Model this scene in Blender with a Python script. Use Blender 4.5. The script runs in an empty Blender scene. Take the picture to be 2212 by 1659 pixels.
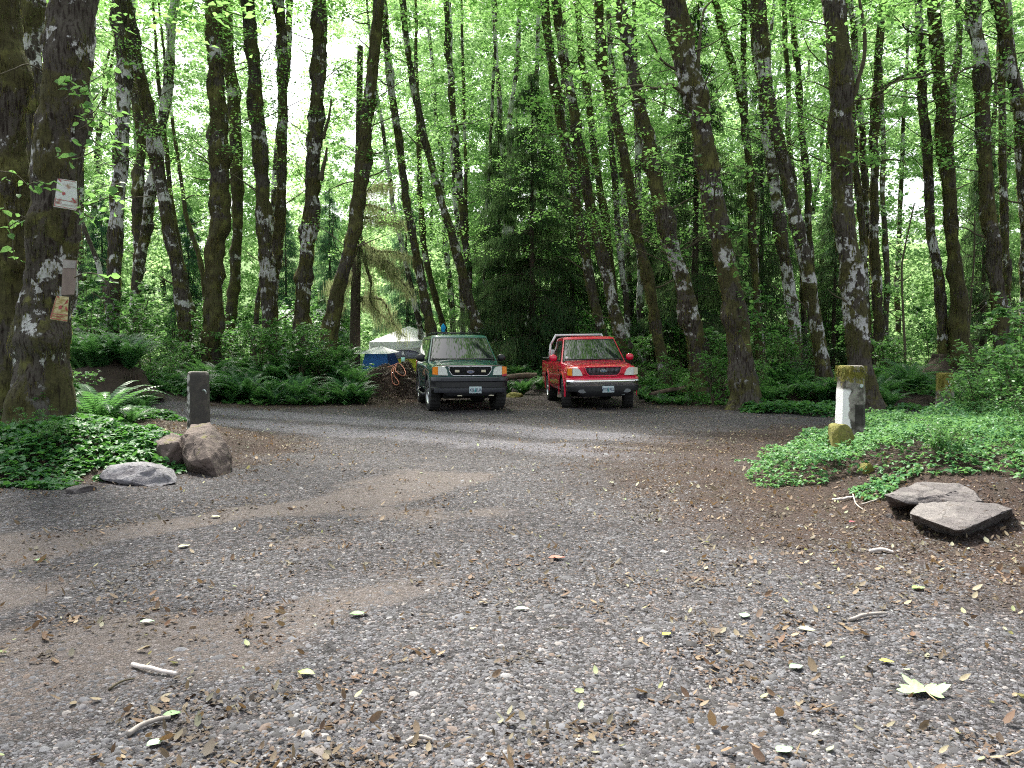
import bpy, bmesh, math, random
import numpy as np
from mathutils import Matrix, Vector, Euler
PI = math.pi
R = math.radians
rng = np.random.default_rng(7)
random.seed(7)
scene = bpy.context.scene
COL = scene.collection

# ------------------------------------------------------------------ camera
F = 1720.0; CU, CV = 1106.0, 829.5; CAMH = 1.55
PITCH = math.atan(74.5 / F)
cam_d = bpy.data.cameras.new("camera")
cam = bpy.data.objects.new("camera", cam_d); COL.objects.link(cam)
cam.location = (0, 0, CAMH); cam.rotation_euler = (PI / 2 - PITCH, 0, 0)
cam_d.lens = F / 2212 * 36; cam_d.clip_end = 2000; cam_d.clip_start = 0.05
scene.camera = cam
# openings in the leaves that let the sun through: spot, radius
SUN_EL, SUN_AZ = R(58), R(24)
SUND = np.array([-math.sin(SUN_AZ) * math.cos(SUN_EL), math.cos(SUN_AZ) * math.cos(SUN_EL), math.sin(SUN_EL)])
GAPS = []
def lit_gap(P):
    k = np.zeros(len(P), bool)
    for c, rad in GAPS:
        q = P - c; tt = q @ SUND; dd = np.linalg.norm(q - tt[:, None] * SUND, axis=1); k |= (dd < rad) & (tt > 2.0)
    return k
cp, sp = math.cos(PITCH), math.sin(PITCH)

def at(u, v, Y):
    """point of the place at distance Y ahead, seen at u, v of a 2212 x 1659 picture"""
    a = (u - CU) / F; b = -(v - CV) / F
    dx, dy, dz = a, b * sp + cp, b * cp - sp
    t = Y / dy
    return np.array([dx * t, Y, CAMH + dz * t])

def gp(u, v, z=0.0):
    a = (u - CU) / F; b = -(v - CV) / F
    dx, dy, dz = a, b * sp + cp, b * cp - sp
    t = (z - CAMH) / dz
    return np.array([dx * t, dy * t, z])

GAPS += [(at(868, 740, 37), 3.6), (at(650, 690, 39), 2.4), (at(1950, 620, 50), 4.5), (at(330, 450, 50), 3.5), (at(860, 600, 48), 3.5), (at(1560, 300, 48), 3.0)]

# ------------------------------------------------------------------ noise
def _hash(ix, iy, iz, s):
    h = (ix.astype(np.int64) * 374761393 + iy.astype(np.int64) * 668265263 + iz.astype(np.int64) * 2147483647 + s * 1274126177) & 0xFFFFFFFF
    h = ((h ^ (h >> 13)) * 1274126177) & 0xFFFFFFFF
    h = h ^ (h >> 16)
    return (h & 0xFFFFFF) / float(0xFFFFFF)

def noise3(p, s=0):
    p = np.asarray(p, float)
    f = np.floor(p); t = p - f; t = t * t * (3 - 2 * t)
    ix, iy, iz = f[..., 0], f[..., 1], f[..., 2]
    r = 0
    for a in (0, 1):
        wa = t[..., 0] if a else 1 - t[..., 0]
        for b in (0, 1):
            wb = t[..., 1] if b else 1 - t[..., 1]
            for c in (0, 1):
                wc = t[..., 2] if c else 1 - t[..., 2]
                r = r + wa * wb * wc * _hash(ix + a, iy + b, iz + c, s)
    return r * 2 - 1

def fbm(p, s=0, o=3):
    r = 0; a = 1
    for k in range(o):
        r = r + a * noise3(np.asarray(p) * (2.03 ** k), s + k * 17); a *= .5
    return r

def sstep(a, b, x):
    t = np.clip((x - a) / (b - a), 0, 1); return t * t * (3 - 2 * t)

# ------------------------------------------------------------------ terrain
def isl_left(x, y):  return 1 - ((x + 8.6) / 5.0) ** 2 - ((y - 12.1) / 4.0) ** 2
def isl_right(x, y): return 1 - ((x - 8.6) / 5.5) ** 2 - ((y - 9.6) / 5.2) ** 2
def terrain(x, y):
    x = np.asarray(x, float); y = np.asarray(y, float)
    p = np.stack([x, y, np.zeros_like(x)], -1)
    z = 0.025 * noise3(p * .5, 3) + 0.012 * noise3(p * 1.7, 4)
    z = z + .30 * sstep(-.05, .6, isl_left(x, y) + .1 * noise3(p * 1.3, 9))
    z = z + .42 * sstep(-.05, .7, isl_right(x, y) + .1 * noise3(p * 1.3, 10))
    edge = 22.6 - .22 * np.clip(x - 4, 0, 12) + .5 * noise3(p * .6, 5) + 5.0 * sstep(4.4, 3.4, x) * sstep(-3.6, -2.6, x)
    fl = sstep(0, 2.6, y - edge)
    z = z + fl * (.32 + .18 * noise3(p * .45, 6) + .08 * noise3(p * 1.4, 7))
    z = z + .68 * np.exp(-(((x + 3.45 + .25 * noise3(p * 1.6, 82)) / .92) ** 2 + ((y - 25.3) / 1.05) ** 2) ** 2.2) * (1 + .22 * noise3(p * 3.2, 8) + .10 * noise3(p * 7, 81))
    z = z + .45 * np.exp(-(((x + 6.0) / 1.9) ** 2 + ((y - 26.0) / 1.5) ** 2))
    z = z + .30 * np.exp(-(((x - .8) / 2.3) ** 2 + ((y - 29.0) / .8) ** 2))
    z = z + .75 * np.exp(-(((x + 10.6) / 1.5) ** 2 + ((y - 21.6) / 1.2) ** 2)) * (1 + .15 * noise3(p * 3, 28))
    z = z + .014 * fbm(p * 2.2, 55, 2) * (1 + 3 * np.exp(-(((x + 3.75) / 1.2) ** 2 + ((y - 25) / 1.6) ** 2)))
    return z
def dirt_f(x, y):
    p = np.stack([x, y, x * 0], -1); s = -.66 * x + .75 * y
    b = .75 * np.exp(-((s - 4.3) / .55) ** 2) * sstep(1.0, -.8, x) + .7 * np.exp(-((s - 7.3) / .45) ** 2) * sstep(0.5, -1.5, x) + .35 * np.exp(-((s - 5.9) / .5) ** 2) * sstep(-.5, -2.5, x)
    b = b + .45 * np.exp(-((x - .9) / 1.0) ** 2 - ((y - 4.6) / .5) ** 2) + .4 * np.exp(-((x + .3) / 2.2) ** 2 - ((y - 9.5) / .5) ** 2)
    return sstep(.22, .62, b + .42 * fbm(p * np.array([.8, .8, 1]), 301, 3) + .12 * noise3(p * 4, 302))
def T(x, y): return float(terrain(np.array([x]), np.array([y]))[0])

# ------------------------------------------------------------------ objects
def tag(o, label=None, cat=None, group=None, kind=None):
    if label: o["label"] = label
    if cat: o["category"] = cat
    if group: o["group"] = group
    if kind: o["kind"] = kind
    return o

def thing(name, label, cat, loc=(0, 0, 0), rz=0, group=None):
    o = bpy.data.objects.new(name, None); COL.objects.link(o)
    o.empty_display_size = .2
    o.location = loc; o.rotation_euler = (0, 0, rz)
    return tag(o, label, cat, group)

def mesh_np(name, V, quads=None, tris=None, mats=(), smooth=False, fmat=None):
    me = bpy.data.meshes.new(name)
    V = np.asarray(V, np.float32).reshape(-1, 3)
    q = np.asarray(quads if quads is not None and len(quads) else np.zeros((0, 4)), np.int32).reshape(-1, 4)
    t = np.asarray(tris if tris is not None and len(tris) else np.zeros((0, 3)), np.int32).reshape(-1, 3)
    me.vertices.add(len(V)); me.vertices.foreach_set("co", V.ravel())
    me.loops.add(q.size + t.size)
    me.loops.foreach_set("vertex_index", np.concatenate([q.ravel(), t.ravel()]))
    me.polygons.add(len(q) + len(t))
    st = np.concatenate([np.arange(len(q)) * 4, q.size + np.arange(len(t)) * 3]).astype(np.int32)
    me.polygons.foreach_set("loop_start", st)
    if smooth: me.polygons.foreach_set("use_smooth", np.ones(len(st), bool))
    for m in (mats if isinstance(mats, (list, tuple)) else [mats]): me.materials.append(m)
    if fmat is not None: me.polygons.foreach_set("material_index", np.asarray(fmat, np.int32))
    me.update(calc_edges=True)
    return me

def link(name, me, parent=None, loc=None, label=None):
    o = bpy.data.objects.new(name, me); COL.objects.link(o)
    if parent is not None: o.parent = parent
    if loc is not None: o.location = loc
    if label: o["label"] = label
    return o

class MB:
    """collects shapes for ONE mesh"""
    def __init__(s): s.V = []; s.Q = []; s.T = []; s.n = 0; s.qm = []; s.tm = []
    def add(s, V, Q=None, Tr=None, m=0):
        V = np.asarray(V, float).reshape(-1, 3)
        if Q is not None and len(Q):
            s.Q.append(np.asarray(Q).reshape(-1, 4) + s.n); s.qm.append(np.full(len(s.Q[-1]), m))
        if Tr is not None and len(Tr):
            s.T.append(np.asarray(Tr).reshape(-1, 3) + s.n); s.tm.append(np.full(len(s.T[-1]), m))
        s.V.append(V); s.n += len(V); return s
    def box(s, lo, hi, m=0, M=None):
        x0, y0, z0 = lo; x1, y1, z1 = hi
        V = np.array([(x0, y0, z0), (x1, y0, z0), (x1, y1, z0), (x0, y1, z0), (x0, y0, z1), (x1, y0, z1), (x1, y1, z1), (x0, y1, z1)])
        if M is not None: V = (np.array(M.to_3x3()) @ V.T).T + np.array(M.translation)
        return s.add(V, [(0, 3, 2, 1), (4, 5, 6, 7), (0, 1, 5, 4), (1, 2, 6, 5), (2, 3, 7, 6), (3, 0, 4, 7)], m=m)
    def loft(s, rings, cap=True, closed=True, m=0):
        rings = np.asarray(rings, float); k, n, _ = rings.shape
        i = np.arange(k - 1)[:, None]; j = np.arange(n if closed else n - 1)[None, :]
        a = i * n + j; b = i * n + (j + 1) % n
        Q = np.stack([a, b, b + n, a + n], -1).reshape(-1, 4)
        V = rings.reshape(-1, 3); Tr = []
        if cap and closed:
            c0, c1 = rings[0].mean(0), rings[-1].mean(0)
            V = np.vstack([V, c0, c1]); N = k * n
            jj = np.arange(n)
            Tr = np.vstack([np.stack([jj * 0 + N, (jj + 1) % n, jj], -1), np.stack([jj * 0 + N + 1, (k - 1) * n + jj, (k - 1) * n + (jj + 1) % n], -1)])
        return s.add(V, Q, Tr, m)
    def tube(s, pts, r, seg=8, m=0, cap=True):
        pts = np.asarray(pts, float); n = len(pts); r = np.broadcast_to(np.asarray(r, float), (n,))
        tg = np.gradient(pts, axis=0); tg /= np.linalg.norm(tg, axis=1)[:, None] + 1e-9
        ref = np.array([0, 0, 1.]) if abs(tg[0][2]) < .9 else np.array([1., 0, 0])
        rings = []
        for k in range(n):
            a = np.cross(tg[k], ref); a /= np.linalg.norm(a) + 1e-9; b = np.cross(tg[k], a)
            ang = np.arange(seg) * 2 * PI / seg
            rings.append(pts[k] + r[k] * (np.cos(ang)[:, None] * a + np.sin(ang)[:, None] * b))
        return s.loft(rings, cap=cap, m=m)
    def disc(s, c, r, n=20, axis='y', t=.01, m=0, rx=None):
        rx = rx or r; a = np.arange(n) * 2 * PI / n
        def ring(o):
            if axis == 'y': return np.stack([c[0] + rx * np.cos(a), np.full(n, c[1] + o), c[2] + r * np.sin(a)], -1)
            if axis == 'x': return np.stack([np.full(n, c[0] + o), c[1] + rx * np.cos(a), c[2] + r * np.sin(a)], -1)
            return np.stack([c[0] + rx * np.cos(a), c[1] + r * np.sin(a), np.full(n, c[2] + o)], -1)
        return s.loft([ring(-t / 2), ring(t / 2)], m=m)
    def mesh(s, name, mats, smooth=False, sharp=None):
        V = np.vstack(s.V) if s.V else np.zeros((0, 3))
        Q = np.vstack(s.Q) if s.Q else None; Tr = np.vstack(s.T) if s.T else None
        fm = np.concatenate(s.qm + s.tm) if (s.qm or s.tm) else None
        me = mesh_np(name, V, Q, Tr, mats, smooth or sharp is not None, fm)
        bm = bmesh.new(); bm.from_mesh(me); bmesh.ops.recalc_face_normals(bm, faces=bm.faces); bm.to_mesh(me); bm.free()
        if sharp is not None: me.set_sharp_from_angle(angle=R(sharp))
        return me
    def build(s, name, mats, parent=None, smooth=False, sharp=None, loc=None, label=None, bevel=0):
        me = s.mesh(name, mats, smooth, sharp)
        o = link(name, me, parent, loc, label)
        if bevel:
            b = o.modifiers.new("bevel", "BEVEL"); b.width = bevel; b.segments = 2; b.limit_method = 'ANGLE'
        return o

def smooth_curve(pts, n):
    """Catmull-Rom through pts"""
    pts = np.asarray(pts, float); P = np.vstack([2 * pts[0] - pts[1], pts, 2 * pts[-1] - pts[-2]])
    k = len(pts) - 1; t = np.linspace(0, k - 1e-6, n); i = t.astype(int); f = (t - i)[:, None]
    a, b, c, d = P[i], P[i + 1], P[i + 2], P[i + 3]
    return .5 * (2 * b + (c - a) * f + (2 * a - 5 * b + 4 * c - d) * f ** 2 + (3 * b - a - 3 * c + d) * f ** 3)

# ------------------------------------------------------------------ materials
class NT:
    def __init__(s, name):
        s.m = bpy.data.materials.new(name); s.m.use_nodes = True
        s.t = s.m.node_tree; s.n = s.t.nodes; s.l = s.t.links
        s.p = s.n["Principled BSDF"]; s.out = s.n["Material Output"]
    def node(s, t, **k):
        o = s.n.new(t)
        for a, b in k.items():
            if a in o.inputs.keys(): s.set(o.inputs[a], b)
            else: setattr(o, a, b)
        return o
    def set(s, i, v):
        if isinstance(v, bpy.types.NodeSocket): s.l.new(v, i)
        elif isinstance(v, (tuple, list)) and len(v) == 3 and i.type == 'RGBA': i.default_value = (*v, 1)
        else: i.default_value = v
    def mapping(s, scale=(1, 1, 1), rand=True, coord="Object"):
        tc = s.n.new("ShaderNodeTexCoord"); v = tc.outputs[coord]
        if rand:
            oi = s.n.new("ShaderNodeObjectInfo")
            mm = s.n.new("ShaderNodeVectorMath"); mm.operation = 'SCALE'; mm.inputs[0].default_value = (37, 53, 71); s.l.new(oi.outputs["Random"], mm.inputs["Scale"])
            ad = s.n.new("ShaderNodeVectorMath"); ad.operation = 'ADD'; s.l.new(v, ad.inputs[0]); s.l.new(mm.outputs[0], ad.inputs[1]); v = ad.outputs[0]
        mp = s.n.new("ShaderNodeMapping"); mp.inputs["Scale"].default_value = scale; s.l.new(v, mp.inputs[0])
        return mp.outputs[0]
    def noise(s, vec, scale, detail=4, rough=.55, dist=0, out="Fac"):
        o = s.n.new("ShaderNodeTexNoise"); s.l.new(vec, o.inputs["Vector"])
        o.inputs["Scale"].default_value = scale; o.inputs["Detail"].default_value = detail
        o.inputs["Roughness"].default_value = rough; o.inputs["Distortion"].default_value = dist
        return o.outputs[out]
    def voro(s, vec, scale, feature='F1', out="Color", rnd=1.0):
        o = s.n.new("ShaderNodeTexVoronoi"); o.feature = feature; s.l.new(vec, o.inputs["Vector"]); o.inputs["Scale"].default_value = scale
        if "Randomness" in o.inputs: o.inputs["Randomness"].default_value = rnd
        return o.outputs[out]
    def ramp(s, f, stops, interp='LINEAR'):
        o = s.n.new("ShaderNodeValToRGB"); o.color_ramp.interpolation = interp
        e = o.color_ramp.elements
        while len(e) < len(stops): e.new(.5)
        for k, (p, c) in enumerate(stops):
            e[k].position = p; e[k].color = (*c, 1) if len(c) == 3 else c
        s.l.new(f, o.inputs[0]); return o.outputs[0]
    def step(s, f, a, b):
        o = s.n.new("ShaderNodeMapRange"); o.interpolation_type = 'SMOOTHSTEP'; s.l.new(f, o.inputs[0])
        o.inputs[1].default_value = a; o.inputs[2].default_value = b; return o.outputs[0]
    def math(s, op, a, b=0.0, c=None):
        o = s.n.new("ShaderNodeMath"); o.operation = op; s.set(o.inputs[0], a); s.set(o.inputs[1], b)
        if c is not None: s.set(o.inputs[2], c)
        return o.outputs[0]
    def mix(s, f, a, b, mode='MIX'):
        o = s.n.new("ShaderNodeMix"); o.data_type = 'RGBA'; o.blend_type = mode
        s.set(o.inputs[0], f); s.set(o.inputs[6], a); s.set(o.inputs[7], b); return o.outputs[2]
    def bump(s, h, strength=.5, dist=.02, prev=None):
        o = s.n.new("ShaderNodeBump"); o.inputs["Strength"].default_value = strength; o.inputs["Distance"].default_value = dist
        s.l.new(h, o.inputs["Height"])
        if prev is not None: s.l.new(prev, o.inputs["Normal"])
        return o.outputs[0]
    def fin(s, col=None, rough=None, nor=None, **k):
        if col is not None: s.set(s.p.inputs["Base Color"], col)
        if rough is not None: s.set(s.p.inputs["Roughness"], rough)
        if nor is not None: s.l.new(nor, s.p.inputs["Normal"])
        for a, b in k.items(): s.set(s.p.inputs[a.replace("_", " ")], b)
        return s.m

def plain(name, col, rough=.6, vary=.15, scale=8, **k):
    t = NT(name); v = t.mapping()
    f = t.noise(v, scale, 4)
    c2 = tuple(max(0, x * (1 - vary)) for x in col); c1 = tuple(min(1, x * (1 + vary)) for x in col)
    return t.fin(t.ramp(f, [(.3, c2), (.7, c1)]), rough, t.bump(t.noise(v, scale * 6, 3), .08, .004), **k)

def leaf_mat(name, cols, trans, tw=.5, rough=.45, nscale=.25, spec=.35):
    t = NT(name)
    g = t.n.new("ShaderNodeNewGeometry"); rp = g.outputs["Random Per Island"]
    c = t.ramp(rp, [(k / (len(cols) - 1), x) for k, x in enumerate(cols)])
    tc = t.n.new("ShaderNodeTexCoord")
    nz = t.noise(tc.outputs["Object"], nscale, 2)
    c = t.mix(t.step(nz, .35, .65), c, t.mix(1.0, c, (.62, .8, .85), 'MULTIPLY'))
    t.fin(c, rough); t.p.inputs["Specular IOR Level"].default_value = spec
    tr = t.n.new("ShaderNodeBsdfTranslucent")
    t.set(tr.inputs[0], t.mix(.8, c, trans))
    mx = t.n.new("ShaderNodeMixShader"); mx.inputs[0].default_value = tw
    t.l.new(t.p.outputs[0], mx.inputs[1]); t.l.new(tr.outputs[0], mx.inputs[2]); t.l.new(mx.outputs[0], t.out.inputs[0])
    return t.m

M = {}
M['leaf'] = leaf_mat("alder_leaf", [(.035, .095, .025), (.06, .155, .035), (.09, .22, .045), (.05, .13, .04), (.12, .24, .06)], (.36, .66, .18), .56)
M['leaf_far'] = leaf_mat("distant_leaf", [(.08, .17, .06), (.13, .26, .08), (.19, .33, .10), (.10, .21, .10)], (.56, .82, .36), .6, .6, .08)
M['leaf_under'] = leaf_mat("shrub_leaf", [(.03, .095, .022), (.05, .15, .03), (.075, .19, .03)], (.20, .42, .11), .42)
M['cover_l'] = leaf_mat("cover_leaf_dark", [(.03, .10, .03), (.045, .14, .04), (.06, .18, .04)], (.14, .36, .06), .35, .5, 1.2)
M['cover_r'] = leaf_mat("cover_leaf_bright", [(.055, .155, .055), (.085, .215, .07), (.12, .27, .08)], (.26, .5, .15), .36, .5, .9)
M['fern'] = leaf_mat("fern_leaf", [(.028, .085, .03), (.042, .12, .042), (.06, .15, .045)], (.18, .42, .10), .38, .42, .8)
M['needle'] = leaf_mat("needle_twig", [(.028, .055, .028), (.040, .075, .034), (.058, .085, .038), (.062, .060, .034)], (.16, .28, .10), .35, .9, .3, .05)
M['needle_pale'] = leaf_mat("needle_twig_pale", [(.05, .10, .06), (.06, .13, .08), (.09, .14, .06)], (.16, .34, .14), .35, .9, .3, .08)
M['beard'] = leaf_mat("hanging_moss", [(.10, .12, .06), (.14, .15, .07), (.09, .11, .06)], (.34, .38, .18), .6, .8, 1.)
M['moss_tuft'] = leaf_mat("moss_tuft", [(.06, .048, .018), (.10, .08, .025), (.15, .135, .035), (.075, .058, .02)], (.34, .32, .09), .45, .9, 2.)
M['litter_mid'] = leaf_mat('leaf_crumbs_mid', [(.10, .07, .05), (.17, .12, .08), (.24, .18, .12), (.12, .10, .085)], (.15, .1, .06), .05, .8, 2.)
M['litter'] = leaf_mat("dead_leaf", [(.13, .075, .045), (.20, .13, .08), (.28, .20, .12), (.08, .05, .035), (.17, .09, .05), (.34, .27, .17), (.10, .065, .045)], (.35, .22, .1), .15, .7, 2.)
M['litter_dark'] = leaf_mat("leaf_crumbs", [(.055, .033, .022), (.09, .055, .035), (.13, .085, .055), (.045, .028, .02)], (.12, .07, .04), .05, .8, 2.)

def bark_mat(name, moss=.5, lich=.5):
    t = NT(name)
    v = t.mapping(); vz = t.mapping((1, 1, .45))
    n1 = t.noise(vz, 3.2, 5, .6, .6); n2 = t.noise(v, 11, 5, .65); vv = t.mapping((1, 1, .12)); st = t.noise(vv, 26, 4, .6)
    bark = t.mix(n2, (.032, .028, .023), (.105, .092, .074))
    bark = t.mix(t.step(st, .45, .65), bark, (.020, .014, .011))
    band = t.noise(t.mapping((.25, .25, 1)), .95, 3, .6)
    # lichen in blocky blotches, gathered in bands
    pz = t.mapping((1, 1, .8)); lic = t.noise(pz, 5.0, 7, .68, .2)
    lf = t.math('ADD', lic, t.math('MULTIPLY', t.math('SUBTRACT', band, .5), 1.3))
    lm = t.step(lf, .645 - .12 * lich, .685 - .12 * lich)
    so = t.n.new('ShaderNodeSeparateXYZ'); t.l.new(t.n.new('ShaderNodeTexCoord').outputs['Object'], so.inputs[0]); lm = t.math('MULTIPLY', lm, t.step(so.outputs[2], .25, 1.3))
    licc = t.mix(t.noise(v, 38, 3), (.25, .245, .235), (.62, .63, .61))
    col = t.mix(lm, bark, licc)
    # moss
    mband = t.noise(t.mapping((.5, .5, 1.2)), 1.1, 4, .6, .4)
    mf = t.math('ADD', n1, t.math('MULTIPLY', t.math('SUBTRACT', mband, .5), 1.2))
    mm = t.step(mf, .60 - .22 * moss, .70 - .22 * moss)
    mc = t.mix(t.noise(v, 22, 4), (.020, .019, .011), (.100, .092, .036))
    mc = t.mix(t.step(t.noise(v, 2.3, 3), .5, .68), mc, t.mix(t.noise(v, 30, 3), (.06, .058, .018), (.17, .168, .055)))
    mc = t.mix(t.step(st, .5, .72), mc, (.018, .014, .008))
    col = t.mix(mm, col, mc)
    b = t.bump(n2, .7, .03); b = t.bump(t.noise(v, 55, 4), .5, .015, b); b = t.bump(st, .5, .02, b); b = t.bump(mm, .35, .03, b)
    return t.fin(col, .92, b, Specular_IOR_Level=.2)
M['bark'] = bark_mat("mossy_alder_bark", .55, .55)
M['bark_moss'] = bark_mat("very_mossy_bark", 1.05, .15)
M['bark_pale'] = bark_mat("pale_alder_bark", .12, 1.15)
t = NT("conifer_bark"); v = t.mapping(); M['conifer_bark'] = t.fin(t.mix(t.noise(v, 9, 5), (.018, .013, .010), (.075, .055, .038)), .95, t.bump(t.noise(t.mapping((1, 1, .15)), 22), .7, .03))
t = NT("twig_bark"); v = t.mapping(); M['twig'] = t.fin(t.mix(t.noise(v, 14, 4), (.035, .028, .018), (.11, .095, .05)), .9)

# ground ------------------------------------------------------------
def ground_material():
    t = NT("gravel_ground"); tc = t.n.new("ShaderNodeTexCoord"); v = tc.outputs["Object"]
    sx = t.n.new("ShaderNodeSeparateXYZ"); t.l.new(v, sx.inputs[0]); X, Y = sx.outputs[0], sx.outputs[1]
    wob = t.noise(v, .55, 4, .6); wob2 = t.noise(v, 1.6, 5, .65)
    # gravel stones, two sizes
    s1 = t.voro(v, 62); s2 = t.voro(v, 28); e1 = t.voro(v, 62, 'DISTANCE_TO_EDGE', "Distance"); e2 = t.voro(v, 28, 'DISTANCE_TO_EDGE', "Distance")
    def chan(c):
        o = t.n.new("ShaderNodeSeparateColor"); t.l.new(c, o.inputs[0]); return o.outputs[0], o.outputs[1]
    a, a2 = chan(s1); b, b2 = chan(s2)
    g1 = t.ramp(a, [(0, (.030, .028, .028)), (.4, (.085, .082, .084)), (.75, (.19, .187, .195)), (.88, (.15, .11, .085)), (1, (.42, .41, .41))])
    g2 = t.ramp(b, [(0, (.04, .038, .038)), (.5, (.12, .118, .12)), (.85, (.26, .255, .265)), (1, (.16, .115, .09))])
    gm = t.step(b2, .62, .66)
    grav = t.mix(gm, g1, g2)
    fine = t.mix(t.noise(v, 130, 3, .7), (.085, .072, .062), (.22, .19, .165))
    dirt = t.mix(t.noise(v, 75, 4, .7), (.14, .118, .100), (.31, .265, .225))
    dm = t.math('ADD', t.math('MULTIPLY', wob, .7), t.math('MULTIPLY', wob2, .45))
    # packed dirt patches, stronger to the left foreground
    bias = t.math('MULTIPLY', t.step(X, 1.5, -3.0), .10)
    an = t.n.new('ShaderNodeAttribute'); an.attribute_name = 'packed'; dmm = t.step(t.math('ADD', an.outputs['Fac'], t.math('ADD', t.math('MULTIPLY', t.math('SUBTRACT', wob2, .5), .7), t.math('MULTIPLY', t.math('SUBTRACT', t.noise(v, 13, 5, .7), .5), 1.1))), .15, .95)
    col = t.mix(t.math('MULTIPLY', dmm, .62), grav, dirt)
    # bluish road track crossing
    L = t.math('DIVIDE', t.math('SUBTRACT', t.math('ADD', Y, t.math('MULTIPLY', X, .63)), 14.2), 1.18)
    Ln = t.math('ADD', L, t.math('MULTIPLY', t.math('SUBTRACT', wob2, .5), 1.1))
    tr = t.math('SUBTRACT', 1.0, t.step(t.math('ABSOLUTE', t.math('SUBTRACT', t.math('ABSOLUTE', Ln), 1.0)), .35, 1.0))
    rc = t.mix(.5, t.mix(1.0, grav, (2.6, 2.65, 2.8), 'MULTIPLY'), t.mix(t.noise(v, 60, 5, .8), (.12, .12, .13), (.48, .48, .51)))
    col = t.mix(t.math('MULTIPLY', tr, .8), col, rc)
    # dark leaf mould on the verges and under the trees
    il = t.math('SUBTRACT', 1.0, t.math('ADD', t.math('POWER', t.math('DIVIDE', t.math('ADD', X, 8.6), 5.0), 2.0), t.math('POWER', t.math('DIVIDE', t.math('SUBTRACT', Y, 12.1), 4.0), 2.0)))
    ir = t.math('SUBTRACT', 1.0, t.math('ADD', t.math('POWER', t.math('DIVIDE', t.math('SUBTRACT', X, 8.6), 5.5), 2.0), t.math('POWER', t.math('DIVIDE', t.math('SUBTRACT', Y, 9.6), 5.2), 2.0)))
    nn = t.math('MULTIPLY', t.math('SUBTRACT', wob2, .5), .9)
    ml = t.step(t.math('ADD', il, nn), -.30, .05)
    mr = t.step(t.math('ADD', ir, t.math('MULTIPLY', nn, 1.6)), -1.35, -.35)
    far = t.step(t.math('ADD', Y, t.math('MULTIPLY', nn, 4.0)), 19.5, 22.0)
    inbay = t.math('MULTIPLY', t.step(X, -3.2, -2.6), t.step(X, 4.6, 4.0))
    far2 = t.math('MULTIPLY', far, t.math('SUBTRACT', 1.0, t.math('MULTIPLY', inbay, .55)))
    mask = t.math('MAXIMUM', t.math('MAXIMUM', ml, mr), far2)
    mould = t.mix(t.noise(v, 48, 5, .75), (.035, .022, .016), (.15, .095, .065))
    mould = t.mix(t.step(t.noise(v, 4, 3), .5, .7), mould, t.mix(t.noise(v, 60, 4), (.05, .035, .022), (.12, .09, .06)))
    col = t.mix(t.math('MULTIPLY', mask, .88), col, mould)
    # moss patches
    mo = t.step(t.noise(t.mapping((1, 2, 1), False), .9, 4, .6), .66, .73)
    col = t.mix(t.math('MULTIPLY', mo, .6), col, t.mix(t.noise(v, 60), (.05, .05, .015), (.15, .14, .04)))
    # darker in the gaps between the stones
    inv = t.math('SUBTRACT', 1.0, t.step(e1, .03, .16))
    col = t.mix(t.math('MULTIPLY', inv, .55), col, t.mix(1.0, col, (.42, .38, .36), 'MULTIPLY'))
    h = t.math('ADD', t.math('MULTIPLY', t.step(e1, 0, .22), .6), t.math('MULTIPLY', t.math('MULTIPLY', t.step(e2, 0, .2), gm), 1.0))
    h = t.math('ADD', h, t.math('MULTIPLY', a, .5))
    hb = t.math('MULTIPLY', h, t.math('SUBTRACT', 1.0, t.math('MULTIPLY', dmm, .55)))
    nb = t.bump(hb, .8, .014); nb = t.bump(t.noise(v, 7, 5, .7), .6, .05, nb)
    col = t.mix(1.0, col, (.57, .565, .59), 'MULTIPLY')
    return t.fin(col, .93, nb, Specular_IOR_Level=.25)
M['ground'] = ground_material()

t = NT("gravel_stone"); g = t.n.new("ShaderNodeNewGeometry")
M['stone'] = t.fin(t.ramp(g.outputs["Random Per Island"], [(0, (.015, .014, .014)), (.3, (.038, .037, .039)), (.6, (.068, .068, .074)), (.84, (.115, .117, .128)), (.93, (.10, .07, .052)), (1, (.23, .23, .23))]), .85, None)

def rock_mat(name, c0, c1, mossy=0., crust=(.05, .035, .025), mc=((.06, .055, .015), (.15, .14, .035))):
    t = NT(name); v = t.mapping()
    f = t.noise(v, 5, 6, .6); col = t.mix(f, c0, c1)
    col = t.mix(t.step(t.noise(v, 14, 4, .6, .5), .60, .68), col, crust)
    col = t.mix(t.step(t.noise(v, 2.2, 4, .6, .8), .42, .58), col, t.mix(1.0, col, (.62, .60, .62), 'MULTIPLY')); g = t.n.new("ShaderNodeNewGeometry"); sz = t.n.new("ShaderNodeSeparateXYZ"); t.l.new(g.outputs["Normal"], sz.inputs[0])
    if mossy:
        m = t.step(t.math('ADD', t.noise(v, 4.5, 5, .65), t.math('MULTIPLY', sz.outputs[2], .15)), .72 - .35 * mossy, .80 - .35 * mossy)
        col = t.mix(m, col, t.mix(t.noise(v, 45, 4), *mc))
    cr = t.voro(t.mapping((1, 1, 2.2)), 3.5, 'DISTANCE_TO_EDGE', 'Distance'); crk = t.math('SUBTRACT', 1.0, t.step(t.math('ADD', cr, t.math('MULTIPLY', t.noise(v, 20, 4), .05)), .02, .05)); col = t.mix(t.math('MULTIPLY', crk, .6), col, (.02, .016, .013))
    col = t.mix(t.math('MULTIPLY', t.step(t.noise(v, 70, 5, .75), .5, .7), .45), col, t.mix(1.0, col, (1.7, 1.7, 1.65), 'MULTIPLY'))
    b = t.bump(t.noise(v, 18, 6, .65), .7, .04); b = t.bump(t.noise(v, 90, 4, .7), .5, .012, b)
    return t.fin(col, .86, b)
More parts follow.
